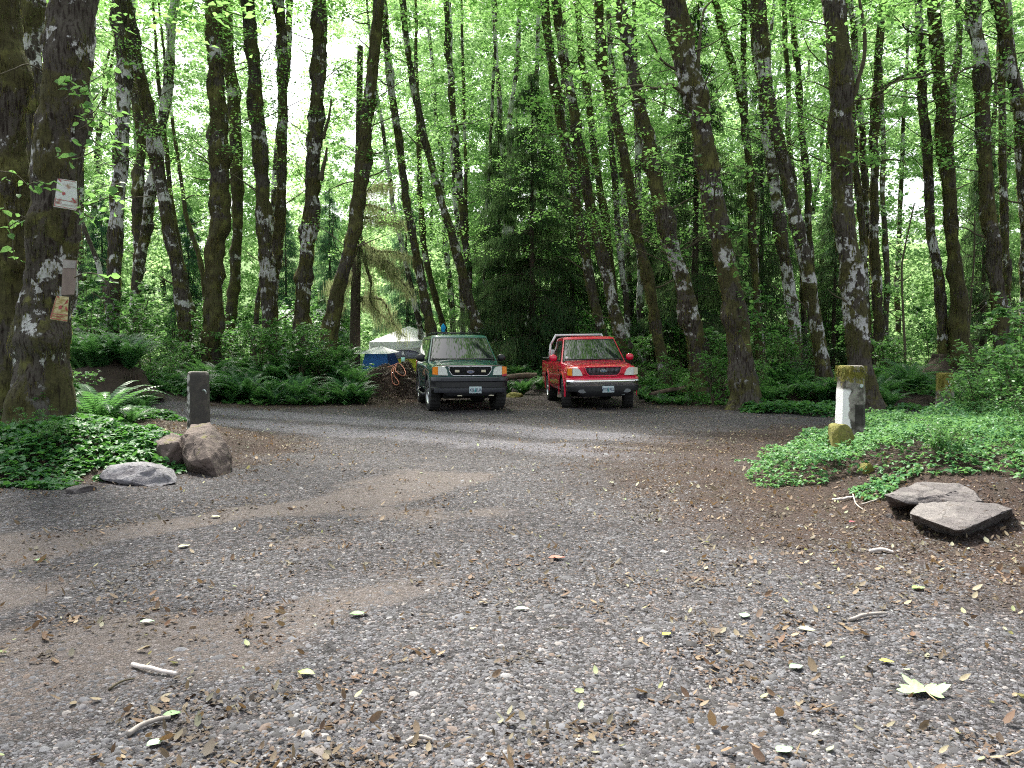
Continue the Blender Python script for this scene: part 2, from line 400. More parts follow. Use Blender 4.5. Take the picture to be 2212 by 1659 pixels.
M['rock_brown'] = rock_mat("brown_rock", (.048, .036, .030), (.19, .145, .122), .05)
M['rock_grey'] = rock_mat("grey_rock", (.11, .108, .116), (.25, .245, .262), .0, (.10, .098, .10))
M['rock_slab'] = rock_mat("slab_rock", (.062, .058, .058), (.20, .18, .17), .0)
M['rock_moss'] = rock_mat("mossy_rock", (.10, .08, .06), (.2, .17, .13), 1.1, mc=((.07, .065, .012), (.22, .21, .035)))

# ------------------------------------------------------------------ light
SUN_EL, SUN_AZ = R(58), R(24)      # azimuth from +Y towards -X (ahead, a little left)
w = bpy.data.worlds.new("World"); scene.world = w; w.use_nodes = True
wn, wl = w.node_tree.nodes, w.node_tree.links
sky = wn.new("ShaderNodeTexSky"); sky.sky_type = 'NISHITA'; sky.sun_disc = False
sky.sun_elevation = SUN_EL; sky.sun_rotation = -SUN_AZ
sky.dust_density = 4.0; sky.air_density = 1.2; sky.ozone_density = 1.0
hs = wn.new("ShaderNodeHueSaturation"); hs.inputs["Saturation"].default_value = .30
wl.new(sky.outputs[0], hs.inputs["Color"]); wl.new(hs.outputs[0], wn["Background"].inputs[0])
wn["Background"].inputs[1].default_value = .15
sd = bpy.data.lights.new("sun", "SUN"); sd.energy = 5.0; sd.angle = R(6); sd.color = (1, .95, .86)
so = bpy.data.objects.new("sun", sd); COL.objects.link(so)
tosun = Vector((-math.sin(SUN_AZ) * math.cos(SUN_EL), math.cos(SUN_AZ) * math.cos(SUN_EL), math.sin(SUN_EL)))
so.rotation_euler = tosun.to_track_quat('Z', 'Y').to_euler()
scene.view_settings.view_transform = 'Standard'; scene.view_settings.look = 'None'
scene.view_settings.exposure = 1.38; scene.view_settings.gamma = 1
scene.render.engine = 'CYCLES'
cy = scene.cycles
cy.max_bounces = 7; cy.diffuse_bounces = 4; cy.glossy_bounces = 3; cy.transmission_bounces = 4; cy.transparent_max_bounces = 8
cy.caustics_reflective = False; cy.caustics_refractive = False
cy.use_denoising = False; cy.use_adaptive_sampling = True; cy.adaptive_threshold = .02
cy.sample_clamp_indirect = 6; cy.pixel_filter_type = 'BLACKMAN_HARRIS'; cy.filter_width = 1.1
try: cy.denoiser = 'OPENIMAGEDENOISE'; cy.denoising_prefilter = 'ACCURATE'
except Exception: pass

# ------------------------------------------------------------------ ground sheet
def grid_axis(segs):
    out = [segs[0][0]]
    for a, b, st in segs: out += list(np.arange(a + st, b + 1e-6, st))
    return np.array(out)
gx = grid_axis([(-320, -40, 20), (-40, -16, 1), (-16, 16, .14), (16, 40, 1), (40, 320, 20)])
gy = grid_axis([(-60, -4, 4), (-4, 1, .5), (1, 32, .14), (32, 60, 1), (60, 400, 20)])
GX, GY = np.meshgrid(gx, gy)
GZ = terrain(GX, GY)
nx_, ny_ = len(gx), len(gy)
ii = (np.arange(ny_ - 1)[:, None] * nx_ + np.arange(nx_ - 1)[None, :])
Q = np.stack([ii, ii + 1, ii + nx_ + 1, ii + nx_], -1).reshape(-1, 4)
gm_ = mesh_np("ground", np.stack([GX, GY, GZ], -1), Q, None, M['ground'], True)
at_ = gm_.attributes.new("packed", 'FLOAT', 'POINT'); at_.data.foreach_set("value", dirt_f(GX, GY).astype(np.float32).ravel())
tag(link("ground", gm_), kind="structure")

# wooded slope far behind
hx = np.linspace(-260, 260, 120); hy = np.linspace(95, 300, 40)
HX, HY = np.meshgrid(hx, hy)
HZ = -1 + .28 * (HY - 95) * (1 + .3 * noise3(np.stack([HX * .01, HY * .01, HX * 0], -1), 91)) + 2.5 * noise3(np.stack([HX * .12, HY * .12, HX * 0], -1), 92)
HZ = np.minimum(HZ, 30 + 6 * noise3(np.stack([HX * .02, HY * .0, HX * 0], -1), 93))
i2 = (np.arange(39)[:, None] * 120 + np.arange(119)[None, :])
t = NT("hill_green"); tv = t.mapping((1, 1, 1), False)
M['hill'] = t.fin(t.mix(t.noise(tv, .35, 6, .7), (.03, .08, .02), (.20, .34, .08)), .9, t.bump(t.noise(tv, .8, 6, .7), 1, 1.0))
tag(link("hill", mesh_np("hill", np.stack([HX, HY, HZ], -1), np.stack([i2, i2 + 1, i2 + 121, i2 + 120], -1).reshape(-1, 4), None, M['hill'], True)), kind="structure")

# ------------------------------------------------------------------ leaf clouds
def rot_frames(n, tilt, r):
    """n random frames: leaf direction d, side s, normal nrm (roughly up, tilted by tilt)"""
    az = r.uniform(0, 2 * PI, n); ti = np.abs(r.normal(0, tilt, n)); ta = r.uniform(0, 2 * PI, n)
    nrm = np.stack([np.sin(ti) * np.cos(ta), np.sin(ti) * np.sin(ta), np.cos(ti)], -1)
    d = np.stack([np.cos(az), np.sin(az), np.zeros(n)], -1)
    d -= nrm * (d * nrm).sum(-1)[:, None]; d /= np.linalg.norm(d, axis=1)[:, None]
    s = np.cross(nrm, d)
    return d, s, nrm

def leaf_quads(pos, size, r, tilt=.6, wid=.62, fold=.12, droop=.0):
    n = len(pos); d, s, nm = rot_frames(n, tilt, r)
    L = (size * r.uniform(.6, 1.25, n))[:, None]; W = L * wid * .5
    dz = np.zeros((n, 3)); dz[:, 2] = -droop * L[:, 0]
    b = pos; l = pos + d * L * .42 + s * W + nm * W * fold * 3; tp = pos + d * L + dz; rr = pos + d * L * .42 - s * W + nm * W * fold * 3
    V = np.stack([b, l, tp, rr], 1).reshape(-1, 3)
    k = np.arange(n)[:, None] * 4
    return V, np.hstack([k, k + 3, k + 2, k + 1])

def leaf_hex(pos, size, r, tilt=.6, wid=.8, droop=.15):
    """ovate leaf of four faces with a folded midrib"""
    n = len(pos); d, s, nm = rot_frames(n, tilt, r)
    L = (size * r.uniform(.6, 1.25, n))[:, None]; W = L * wid * .5
    dn = np.array([0, 0, -1.]) * L * droop
    P = [pos, pos + d * L * .22 + s * W * .8 + nm * W * .25, pos + d * L * .62 + s * W * .85 + nm * W * .25 + dn * .4, pos + d * L + dn,
         pos + d * L * .62 - s * W * .85 + nm * W * .25 + dn * .4, pos + d * L * .22 - s * W * .8 + nm * W * .25, pos + d * L * .45 + dn * .15]
    V = np.stack(P, 1).reshape(-1, 3); k = np.arange(n)[:, None] * 7
    Q = np.vstack([np.hstack([k, k + 6, k + 2, k + 1]), np.hstack([k + 6, k + 3, k + 2, k + 6])[:0], np.hstack([k, k + 5, k + 4, k + 6])])
    Tr = np.vstack([np.hstack([k + 6, k + 3, k + 2]), np.hstack([k + 6, k + 4, k + 3])])
    return V, Q, Tr

def clump_points(centers, rad, count, r, flat=.35):
    n = len(centers)
    u = r.normal(0, 1, (n, count, 3)); u /= np.linalg.norm(u, axis=2)[..., None]
    rr = r.uniform(0, 1, (n, count, 1)) ** .5
    off = u * rr * np.asarray(rad).reshape(-1, 1, 1) * np.array([1, 1, flat])
    # clumps droop outward
    off[..., 2] -= .25 * np.linalg.norm(off[..., :2], axis=-1)
    return (centers[:, None, :] + off).reshape(-1, 3)

# ------------------------------------------------------------------ trees
def strands(P, Nn, L, W, r, out=.25):
    """thin hanging strands: triangles"""
    n = len(P)
    side = np.stack([-Nn[:, 1], Nn[:, 0], np.zeros(n)], -1)
    a = r.uniform(-.5, .5, n)[:, None]
    side = side + Nn * a; side /= np.linalg.norm(side, axis=1)[:, None] + 1e-9
    w_ = (W * r.uniform(.5, 1.3, n))[:, None]; l_ = (L * r.uniform(.4, 1.4, n))[:, None]
    tip = P + Nn * l_ * out * r.uniform(0, 1, n)[:, None] + np.array([0, 0, -1.]) * l_
    V = np.stack([P + side * w_, P - side * w_, tip], 1).reshape(-1, 3)
    return V, np.arange(n * 3).reshape(-1, 3)

ALDER = "moss and lichen covered alder trunks"
def tree(label, pts, wd, d, bark='bark', crown=50, zlo=6.0, cr=2.4, name="alder_tree", group=ALDER, leaf=.10, seed=0, side=0, stubs=2, shade_canopy=30, base=None, mossy=1.0, lcount=42, stems=True):
    r = np.random.default_rng(1000 + seed)
    P = np.array([at(u, v, d) for u, v in pts])            # top first
    P = P[np.argsort(P[:, 2])]
    wds = np.interp(np.arange(len(P)), np.linspace(0, len(P) - 1, len(wd)), wd[::-1]) / F * d * .5
    gz = T(P[0][0], d)
    if P[0][2] > gz - .1:                                   # carry the trunk down into the ground
        dirv = (P[1] - P[0]) / max(.2, P[1][2] - P[0][2])
        low = P[0] - dirv * (P[0][2] - gz + .25) * np.array([.6, 0, 1]); low[2] = gz - .25
        P = np.vstack([low, P]); wds = np.concatenate([[wds[0] * 1.05], wds])
    H = max(P[-1][2] + 4.5, 17.0 + r.uniform(-2, 3), 1.55 + .444 * d + 1.0)
    dirv = (P[-1] - P[-2]) / (P[-1][2] - P[-2][2]); up = H - P[-1][2]
    P = np.vstack([P, P[-1] + dirv * up * np.array([.5, 0, .5]), P[-1] + dirv * up * np.array([.8, 0, 1.])])
    wds = np.concatenate([wds, [wds[-1] * .75, wds[-1] * .3]])
    zz = P[:, 2]; st = .05 if d < 15 else .09
    Z = np.arange(zz[0], zz[-1], st); k = np.ones(11) / 11
    cxs = np.interp(Z, zz, P[:, 0]); pad = np.pad(cxs, 5, mode='reflect', reflect_type='odd'); cxs = np.convolve(pad, k, 'valid')
    rad = np.interp(Z, zz, wds); pad = np.pad(rad, 5, mode='edge'); rad = np.convolve(pad, k, 'valid')
    seg = 40 if d < 15 else 20
    ph = seed * 3.7
    cyy = d + .12 * noise3(np.stack([Z * .5, Z * 0 + ph, Z * 0], -1), 2)
    cxs = cxs + .04 * noise3(np.stack([Z * 1.1, Z * 0 + ph, Z * 0], -1), 31)
    A = np.arange(seg) * 2 * PI / seg
    ZZ, AA = np.meshgrid(Z, A, indexing='ij')
    flare = .55 * np.exp(-(ZZ - gz) / .28) + .22 * np.exp(-(ZZ - gz) / .9)
    n0 = np.stack([np.cos(AA) * 1.1 + ph, np.sin(AA) * 1.1, ZZ * 1.25], -1)
    bulge = np.clip(noise3(n0, 41), 0, 1) ** 1.5 * .55 * mossy + .13 * noise3(n0 * 2.3, 42) * mossy + .20 * mossy * np.clip(noise3(np.stack([ZZ * 1.7, ZZ * 0 + ph, ZZ * 0], -1), 44), 0, 1)
    rid = .16 * np.exp(-(ZZ - gz) / .6) * np.sin(AA * 4 + ph)
    rr = rad[:, None] * (.90 + bulge + flare + rid)
    rr = rr + .026 * fbm(np.stack([np.cos(AA) * 3 + ph, np.sin(AA) * 3, ZZ * 5], -1), 43, 3)
    X = cxs[:, None] + rr * np.cos(AA); Y = cyy[:, None] + rr * np.sin(AA)
    base_p = np.array([cxs[0], d, gz])
    root = thing(name, label, "tree", tuple(base_p), 0, group)
    V = np.stack([X, Y, ZZ], -1) - base_p
    m = MB(); m.loft(V, cap=True); me = m.mesh("trunk", [M[bark]], True); link("trunk", me, root)
    # moss tufts hanging off the trunk
    if d < 33 and mossy > .3 and name == "alder_tree":
        n = int((9000 if d < 15 else 3000) * mossy)
        iz = r.integers(0, int(len(Z) * .8), n); ia = r.uniform(0, 2 * PI, n)
        ja = (ia / (2 * PI) * seg).astype(int) % seg
        keep = (bulge[iz, ja] > .02)
        iz, ja, ia = iz[keep], ja[keep], ia[keep]
        Nn = np.stack([np.cos(ia), np.sin(ia), np.zeros(len(ia))], -1)
        Pp = np.stack([cxs[iz], cyy[iz], Z[iz]], -1) + Nn * rr[iz, ja][:, None] * .985 - base_p
        sc = 1 if d > 15 else .55
        Vm, Tm = strands(Pp, Nn, .17 * sc, .014 * sc, r, .28)
        tag(link("moss", mesh_np("moss", Vm, None, Tm, M['moss_tuft']), root), kind="stuff")
    # stubs and dead twigs
    ztop = 1.55 + 760 / F * d
    for q in range(stubs):
        zb = r.uniform(2.2, ztop); i = min(len(Z) - 1, int((zb - Z[0]) / st)); az = r.choice([0, PI]) + r.uniform(-.7, .7)
        Ls = r.uniform(.25, 1.6); dv = np.array([math.cos(az), math.sin(az) * .6, r.uniform(.1, .7)])
        p0 = np.array([cxs[i], cyy[i], Z[i]]) - base_p; pp = [p0 + dv * rad[i] * .3]
        for s_ in range(1, 6): pp.append(pp[-1] + (dv + r.normal(0, .22, 3)) * Ls / 5)
        MB().tube(smooth_curve(pp, 12), np.linspace(.035, .008, 12) * (1 if d > 15 else .7), 6).build("branch", [M['twig']], root, True)
    # crown: sprays of leaves on thin limbs
    crown = int(crown * (2.4 if d < 35 else 1.6)); shade_canopy = int(shade_canopy * 1.7)
    if crown or shade_canopy:
        cs, rads = [], []
        m = MB()
        zc = r.uniform(zlo, max(zlo + 1, ztop + 1.0), crown); zc2 = r.uniform(max(ztop, zlo), H + 1.5, shade_canopy)
        Vs, Qs, n0_ = [], [], 0
        for zs, isc in ((zc, False), (zc2, True)):
            if not len(zs): continue
            az = r.uniform(0, 2 * PI, len(zs)); q = cr * (.25 + .75 * r.uniform(0, 1, len(zs)) ** .7) * (1.7 if isc else 1)
            tx = np.interp(zs, Z, cxs); 
            C = np.stack([tx + np.cos(az) * q + side * .5 * cr, d + np.sin(az) * q, zs], -1) - base_p
            if isc:  # unseen clumps above the view, leaves enlarged and spread wider for shading
                pts_ = clump_points(C, r.uniform(.8, 1.5, len(C)), 48, r, .35); pts_ = pts_[~lit_gap(pts_ + base_p)]; Vl, Ql = leaf_quads(pts_, leaf * 1.9, r, .5)
            else:
                pts_ = clump_points(C, r.uniform(.4, .8, len(C)), lcount, r, .38); pts_ = pts_[~lit_gap(pts_ + base_p)]; Vl, Ql = leaf_quads(pts_, leaf, r, .65)
                if stems:
                    for k2 in range(0, len(C), 2):
                        i = min(len(Z) - 1, max(0, int((zs[k2] - .5 * q[k2] - Z[0]) / st)))
                        p0 = np.array([cxs[i], cyy[i], Z[i]]) - base_p
                        mid = (p0 + C[k2]) / 2 + r.normal(0, .15, 3); MB.tube(m, smooth_curve([p0, mid, C[k2]], 7), np.linspace(.022, .006, 7), 4, m=1, cap=False)
            m.add(Vl, Ql, m=0)
        if m.n:
            me = mesh_np("crown", np.vstack(m.V), np.vstack(m.Q), None, [M['leaf'], M['twig']], False, np.concatenate(m.qm)); link("crown", me, root)
    return root

def limb(root, pts, d, w0, w1, mat='twig', name="branch", depth=None):
    P = []
    for k, (u, v) in enumerate(pts):
        Y = d + (0 if depth is None else depth * k / (len(pts) - 1)); P.append(at(u, v, Y) - np.array(root.location))
    n = 26; C = smooth_curve(P, n)
    C = C + .02 * np.stack([noise3(C * 3, 61), noise3(C * 3, 62), noise3(C * 3, 63)], -1)
    return MB().tube(C, np.linspace(w0, w1, n) * (1 + .25 * noise3(C * 5, 64)), 8).build(name, [M[mat]], root, True)

# pts run from the top of the picture down; wd = widths in the same units, top to bottom
TREES = [
 # label, pts, widths, distance, bark, options
 ("huge dark mossy trunk cut off by the left edge of the photo", [(2,0),(12,400),(20,880)], [62,78,92], 12.0, 'bark_moss', dict(crown=0, shade_canopy=16, stubs=0)),
 ("thick lichen-blotched trunk just behind and left of the tree with the nailed signs", [(66,0),(60,150),(62,270),(70,420),(60,700),(50,860)], [52,50,52,52], 16.0, 'bark', dict(crown=0, shade_canopy=18)),
 ("big leaning mossy trunk that carries the weathered warning signs", [(160,0),(143,149),(135,268),(118,387),(112,490),(95,617),(87,737),(80,880)], [97,96,98,100,100,92,100,100], 11.5, 'bark', dict(crown=0, shade_canopy=20, stubs=1)),
 ("slim dark trunk seen through the gap at the far left", [(20,0),(30,150),(34,400),(36,600)], [18,18], 27, 'bark', dict(crown=10, shade_canopy=10)),
 ("straight white-banded trunk, first one right of the sign tree", [(257,0),(266,100),(267,200),(264,330),(250,480),(240,640)], [30,28,28,31], 26, 'bark_pale', dict(crown=14)),
 ("curving trunk that leans right as it comes down, between white-banded and thick dark trunk", [(272,0),(288,90),(310,180),(329,268),(343,357),(358,446),(367,498),(386,617),(405,737),(409,765)], [24,25,28,27,30], 27, 'bark', dict(crown=14)),
 ("thin pale trunk leaning left as it comes down and crossing the curved one", [(374,0),(370,90),(360,180),(352,268),(338,350),(325,420),(316,490),(302,560),(295,640)], [17,20,22,22], 32, 'bark_pale', dict(crown=8, mossy=1.1)),
 ("knobbly moss-collared trunk standing at the foot of the pale leaning one", [(290,130),(295,220),(302,300),(302,400),(300,500),(297,580),(293,650)], [16,20,22,18], 33, 'bark', dict(crown=6, mossy=1.5)),
 ("short leaning yellow-mossed trunk behind the curved one, left of the thick dark trunk", [(368,400),(374,454),(387,528),(399,603),(417,677),(435,722)], [9,12,13,14], 34, 'bark_moss', dict(crown=0, shade_canopy=8)),
 ("slender mossy trunk slanting behind the gap left of the thick dark trunk", [(395,420),(402,469),(416,510),(429,543),(438,582),(446,660)], [8,10,11,11], 38, 'bark_moss', dict(crown=0, shade_canopy=6)),
 ("faint pale trunk slanting in the shade right of the signs", [(168,440),(179,480),(200,530),(214,570),(226,620)], [8,9,10], 36, 'bark_pale', dict(crown=0, shade_canopy=5)),
 ("thick dark trunk with a bulge, rising out of the ferns beside a bright green sapling", [(461,0),(465,180),(470,270),(476,390),(472,490),(463,560),(461,650),(456,760)], [34,34,40,42,40,36,40], 27, 'bark_moss', dict(crown=14, mossy=1.2)),
 ("dark trunk close on the right of the thick dark one", [(489,0),(493,90),(500,180),(508,270),(513,390),(513,490),(507,610),(498,720)], [25,24,26,22,24], 33, 'bark_moss', dict(crown=10)),
 ("brown and white blotched trunk, left of the pair that meet near the ground", [(537,0),(543,100),(550,180),(560,300),(566,400),(574,520),(580,600),(579,720)], [28,28,30,30,28], 28, 'bark', dict(crown=10)),
 ("dark grey bare trunk curving in to meet the blotched one near the ground", [(603,0),(606,90),(609,180),(609,300),(609,390),(603,480),(599,510),(589,590),(586,680),(585,760)], [23,21,21,21,24,33], 28.5, 'bark', dict(crown=6)),
 ("thin trunk showing just behind the dark grey one, against the white sky gap", [(627,0),(624,90),(620,150),(608,250),(596,350),(590,430),(588,500),(560,640)], [14,14,11,11], 38, 'bark', dict(crown=0, shade_canopy=5)),
 ("mossy trunk with two broken stubs on its right, just right of the white sky gap", [(691,0),(690,100),(687,180),(682,270),(676,360),(671,470),(665,520),(660,590),(655,660),(648,760)], [29,29,29,32,32,28,33,36], 28, 'bark', dict(crown=10, mossy=1.2, stubs=1)),
 ("moss-green trunk leaning hard right, its foot behind the fern bank left of the green car", [(817,0),(808,90),(799,180),(791,270),(781,360),(774,417),(766,490),(754,540),(742,588),(728,647),(712,720),(706,770)], [24,25,26,27,28,29,30,32,34,38], 27, 'bark_moss', dict(crown=12, mossy=1.0)),
 ("leaning trunk whose foot stands just left of the green car roof", [(828,0),(836,110),(843,180),(857,270),(868,360),(885,480),(893,510),(902,550),(913,620),(931,715),(936,760)], [13,15,16,18,20,22], 31, 'bark', dict(crown=26)),
 ("leaning trunk ending right behind the roof of the green car", [(870,0),(880,90),(892,180),(909,268),(932,357),(965,476),(982,530),(1004,618),(1029,700),(1040,760)], [12,14,16,18,22,26], 31, 'bark', dict(crown=26)),
 ("straighter slim trunk converging with the leaning one behind the green car", [(962,0),(967,90),(975,180),(982,268),(988,357),(1000,476),(1005,530),(1013,618),(1022,700),(1030,745)], [12,14,15,16,17], 33, 'bark', dict(crown=26)),
 ("thin chalk-white trunk among the leaning trunks behind the green car", [(972,20),(976,200),(978,320),(982,420),(988,500),(995,600),(1000,700)], [7,9,10,11], 40, 'bark_pale', dict(crown=10, mossy=.5)),
 ("slim mossy trunk hidden behind the two leaning trunks above the white tent", [(903,250),(905,330),(908,420),(912,470),(917,540),(932,610),(955,690)], [9,11,13,13], 37, 'bark_moss', dict(crown=8, shade_canopy=6)),
 ("thin bent trunk behind the drooping mossy boughs above the white tent", [(838,360),(850,440),(858,490),(867,530),(885,600),(905,690)], [8,9,11,12], 36, 'bark_pale', dict(crown=5, shade_canopy=5)),
 ("very thin pale trunk high up in front of the dark spruce", [(1070,40),(1068,150),(1062,250),(1058,350),(1050,470),(1046,640)], [6,6,6], 36, 'bark_pale', dict(crown=8, shade_canopy=4, mossy=.6)),
 ("very thin brown trunk left of the dark spruce", [(1000,120),(1002,200),(1004,300),(1006,420),(1009,520),(1014,680)], [6,7,8], 37, 'bark', dict(crown=8, shade_canopy=4, mossy=.6)),
 ("left trunk of the twin leaning pair above the cab of the red pickup", [(1175,0),(1186,90),(1198,180),(1215,268),(1233,357),(1252,476),(1259,510),(1274,588),(1291,677),(1303,722),(1310,770)], [17,18,18,20,21,20,21], 30, 'bark', dict(crown=26)),
 ("right trunk of the twin leaning pair above the cab of the red pickup", [(1200,0),(1213,90),(1227,180),(1243,268),(1258,357),(1281,476),(1290,510),(1310,588),(1330,677),(1342,722),(1350,770)], [18,19,21,23,25,26,27], 28.5, 'bark', dict(crown=26)),
 ("mossy trunk half hidden in leaves between the twin pair and the next leaning trunk", [(1250,60),(1258,140),(1268,200),(1280,290),(1296,400),(1312,500),(1322,600),(1332,700)], [14,15,16,17], 34, 'bark_moss', dict(crown=20)),
 ("pale slim trunk rising behind the right side of the red pickup", [(1300,120),(1310,200),(1318,268),(1325,357),(1333,476),(1337,530),(1350,620),(1357,720)], [12,13,14,13], 33, 'bark_pale', dict(crown=12, mossy=.6)),
 ("leaning trunk whose foot stands right of the red pickup mirror", [(1290,0),(1296,90),(1310,180),(1333,268),(1352,357),(1372,476),(1380,520),(1394,588),(1410,677),(1426,750),(1434,800)], [18,19,20,18,20,23,23], 26.5, 'bark_moss', dict(crown=22)),
 ("white trunk behind the gap between the two leaning trunks right of the pickup", [(1374,180),(1378,300),(1380,400),(1382,500),(1383,620),(1385,700)], [13,15,15], 33, 'bark_pale', dict(crown=8, mossy=.5)),
 ("thin pale trunk high up right of the twin pair", [(1313,0),(1315,60),(1322,150),(1334,300),(1350,450)], [11,12,12], 38, 'bark_pale', dict(crown=8, mossy=.5)),
 ("stout leaning trunk with shaggy moss and white patches, second from the big leaning one", [(1338,0),(1356,90),(1376,200),(1398,298),(1418,387),(1435,476),(1457,558),(1481,647),(1505,737),(1514,800)], [24,27,30,33,36,36,40,42], 24.5, 'bark', dict(crown=20, mossy=1.2)),
 ("biggest leaning trunk right of centre, ivy leaves on its lower half", [(1455,0),(1472,90),(1493,180),(1514,268),(1530,357),(1550,476),(1556,510),(1566,558),(1585,647),(1597,737),(1605,826),(1606,885)], [51,49,48,46,45,46,48,46,48,50,54], 20.6, 'bark', dict(crown=14, zlo=4, mossy=1.0, stubs=1)),
 ("yellow-mossed trunk leaning in the upper right behind the foliage", [(1545,0),(1552,30),(1565,90),(1585,150),(1600,195),(1610,260),(1622,400)], [14,15,16,14], 30, 'bark_moss', dict(crown=14, zlo=8)),
 ("slim grey trunk forking beside the yellow-mossed one in the upper right", [(1606,0),(1607,100),(1606,200),(1612,300),(1625,420)], [11,12,12], 31, 'bark_pale', dict(crown=10, zlo=8)),
 ("leaning trunk with white flecks on its lower half, left neighbour of the dark leaning one", [(1630,60),(1645,200),(1652,270),(1662,330),(1673,417),(1682,490),(1695,558),(1706,618),(1716,707),(1720,760)], [18,22,24,24,26,24], 28, 'bark_pale', dict(crown=12, mossy=.8)),
 ("dark leaning trunk slanting down to the ferns left of the tall straight trunk", [(1636,0),(1643,90),(1655,180),(1676,268),(1694,357),(1715,476),(1726,510),(1737,558),(1756,647),(1770,737),(1777,790)], [32,30,28,26,32,30,26,28], 24.5, 'bark', dict(crown=12)),
 ("thin dark trunk with small knobs, left of a similar one in the upper right", [(1695,0),(1695,90),(1700,150),(1704,208),(1703,268),(1707,330),(1714,387),(1722,460),(1730,560)], [9,10,11], 35, 'bark', dict(crown=10, mossy=1.3)),
 ("thin knobby trunk just right of the dark thin one in the upper right", [(1710,0),(1714,90),(1725,150),(1729,208),(1732,268),(1738,327),(1743,417),(1747,490),(1752,560),(1757,650)], [11,12,13,13], 33, 'bark', dict(crown=10, mossy=1.4)),
 ("tall straight thick trunk behind the near right white-sided post", [(1803,0),(1806,90),(1811,208),(1818,298),(1823,387),(1828,476),(1832,520),(1838,558),(1845,647),(1856,737),(1865,826),(1878,895)], [46,47,50,46,44,47,48,46,50,54], 20.3, 'bark', dict(crown=12, zlo=7, mossy=.9, stubs=1)),
 ("slim trunk partly hidden along the right side of the tall straight one", [(1840,240),(1850,370),(1860,480),(1866,560),(1870,640),(1875,720)], [14,16,17], 29, 'bark', dict(crown=6, shade_canopy=8)),
 ("thin pale knobby trunk a little right of the tall straight one", [(1836,0),(1845,100),(1854,208),(1863,327),(1870,430),(1878,500),(1886,560),(1893,640),(1897,720)], [11,12,13,14], 31, 'bark_pale', dict(crown=10, mossy=1.2)),
 ("trunk with a high side bough, left of the bright gap on the right", [(1903,40),(1898,100),(1893,180),(1890,268),(1889,387),(1888,500),(1892,600),(1896,700)], [13,18,19,20], 29, 'bark', dict(crown=12)),
 ("grey trunk at the right edge of the bright gap", [(1986,0),(1990,120),(1994,208),(1998,268),(2005,357),(2012,490),(2019,540),(2027,600),(2035,700)], [15,17,20,20,23], 26, 'bark', dict(crown=14)),
 ("shaggy trunk rising from the dark root mound on the right", [(2013,0),(2021,90),(2029,180),(2036,298),(2047,387),(2053,490),(2060,528),(2068,588),(2075,677),(2078,750)], [22,24,26,26,27,28,34,40], 25.5, 'bark_moss', dict(crown=14, mossy=1.3)),
 ("thin trunk beside the shaggy one that rises from the root mound", [(2071,0),(2069,60),(2064,150),(2057,200),(2055,270),(2054,350),(2060,460)], [12,13,13], 33, 'bark', dict(crown=8)),
 ("bulging lichen-spotted trunk rising left of the last leaning trunk at the right", [(2105,0),(2111,90),(2118,180),(2124,250),(2128,310),(2132,387),(2138,476),(2144,510),(2150,558),(2157,647),(2165,737),(2171,810)], [26,27,29,30,28,28,27,30,33], 24, 'bark', dict(crown=12, mossy=1.3)),
 ("thin trunk between the bulging trunk and the right edge", [(2160,80),(2163,200),(2166,300),(2169,420),(2173,500),(2176,620),(2178,720)], [12,14,15,14], 31, 'bark', dict(crown=8)),
 ("trunk leaning out of the photo at the upper right corner", [(2150,0),(2178,90),(2196,180),(2212,270),(2226,360),(2240,480),(2268,760)], [28,29,27,28,30], 24, 'bark', dict(crown=12)),
 ("slim trunk at the right edge of the photo", [(2185,100),(2190,200),(2200,300),(2206,400),(2210,500),(2212,640),(2213,760)], [11,12,12], 29, 'bark_pale', dict(crown=6)),
]
roots = {}
for k, (lab, pts, wd, d, bk, op) in enumerate(TREES):
    op = dict(op)
    if d > 22 and 'stems' not in op: op['stems'] = d < 30
    op.setdefault('zlo', 5.0 if (800 < pts[0][0] < 1420) else 7.5)
    roots[k] = tree(lab, pts, wd, d, bk, seed=k, **op)
SIGN_TREE, BIG_LEAN, TALL, BOUGH = 2, 34, 41, 44
# notable boughs
limb(roots[BIG_LEAN], [(1478,205),(1462,190),(1440,183),(1415,192),(1380,185),(1345,190),(1300,196),(1240,190),(1200,187)], 20.5, .055, .008, depth=-2)
limb(roots[BIG_LEAN], [(1508,135),(1512,80),(1520,25),(1545,-5)], 20.6, .05, .02, depth=.5)
limb(roots[BIG_LEAN], [(1458,150),(1430,130),(1405,85),(1385,55)], 20.4, .04, .01, depth=-1)
limb(roots[TALL], [(1840,215),(1852,180),(1866,130),(1868,70),(1862,30),(1855,-10)], 20.2, .07, .03, depth=-.4)
limb(roots[TALL], [(1848,300),(1880,298),(1920,280),(1960,240)], 20.2, .02, .008, depth=-.5)
limb(roots[BOUGH], [(1893,215),(1910,190),(1940,170),(1985,152)], 29, .10, .05, depth=-1)
limb(roots[16], [(698,300),(704,275),(712,250),(715,215)], 27.8, .07, .03, depth=-.1)
limb(roots[16], [(692,390),(698,365),(704,340),(706,318)], 27.8, .10, .03, depth=-.1)
limb(roots[11], [(478,40),(466,-10)], 27, .05, .03)
limb(roots[17], [(770,390),(745,395),(720,405),(700,420)], 27, .03, .01, depth=-.5)
limb(roots[2], [(95,155),(60,140),(30,148),(0,158)], 11.4, .012, .006, depth=-.5)
limb(roots[6], [(365,55),(345,48),(325,58),(300,66)], 32, .045, .015)
limb(roots[47-1], [(2030,150),(1990,165),(1940,175),(1880,210)], 25.5, .05, .012, depth=-2)
limb(roots[48], [(2118,140),(2085,150),(2050,170),(2015,185)], 24, .045, .012, depth=-1)
limb(roots[BOUGH], [(1885,262),(1850,275),(1810,300)], 28.8, .035, .01, depth=-1)
limb(roots[BOUGH], [(1895,348),(1930,345),(1955,352),(1955,368)], 28.8, .035, .01, depth=-1)

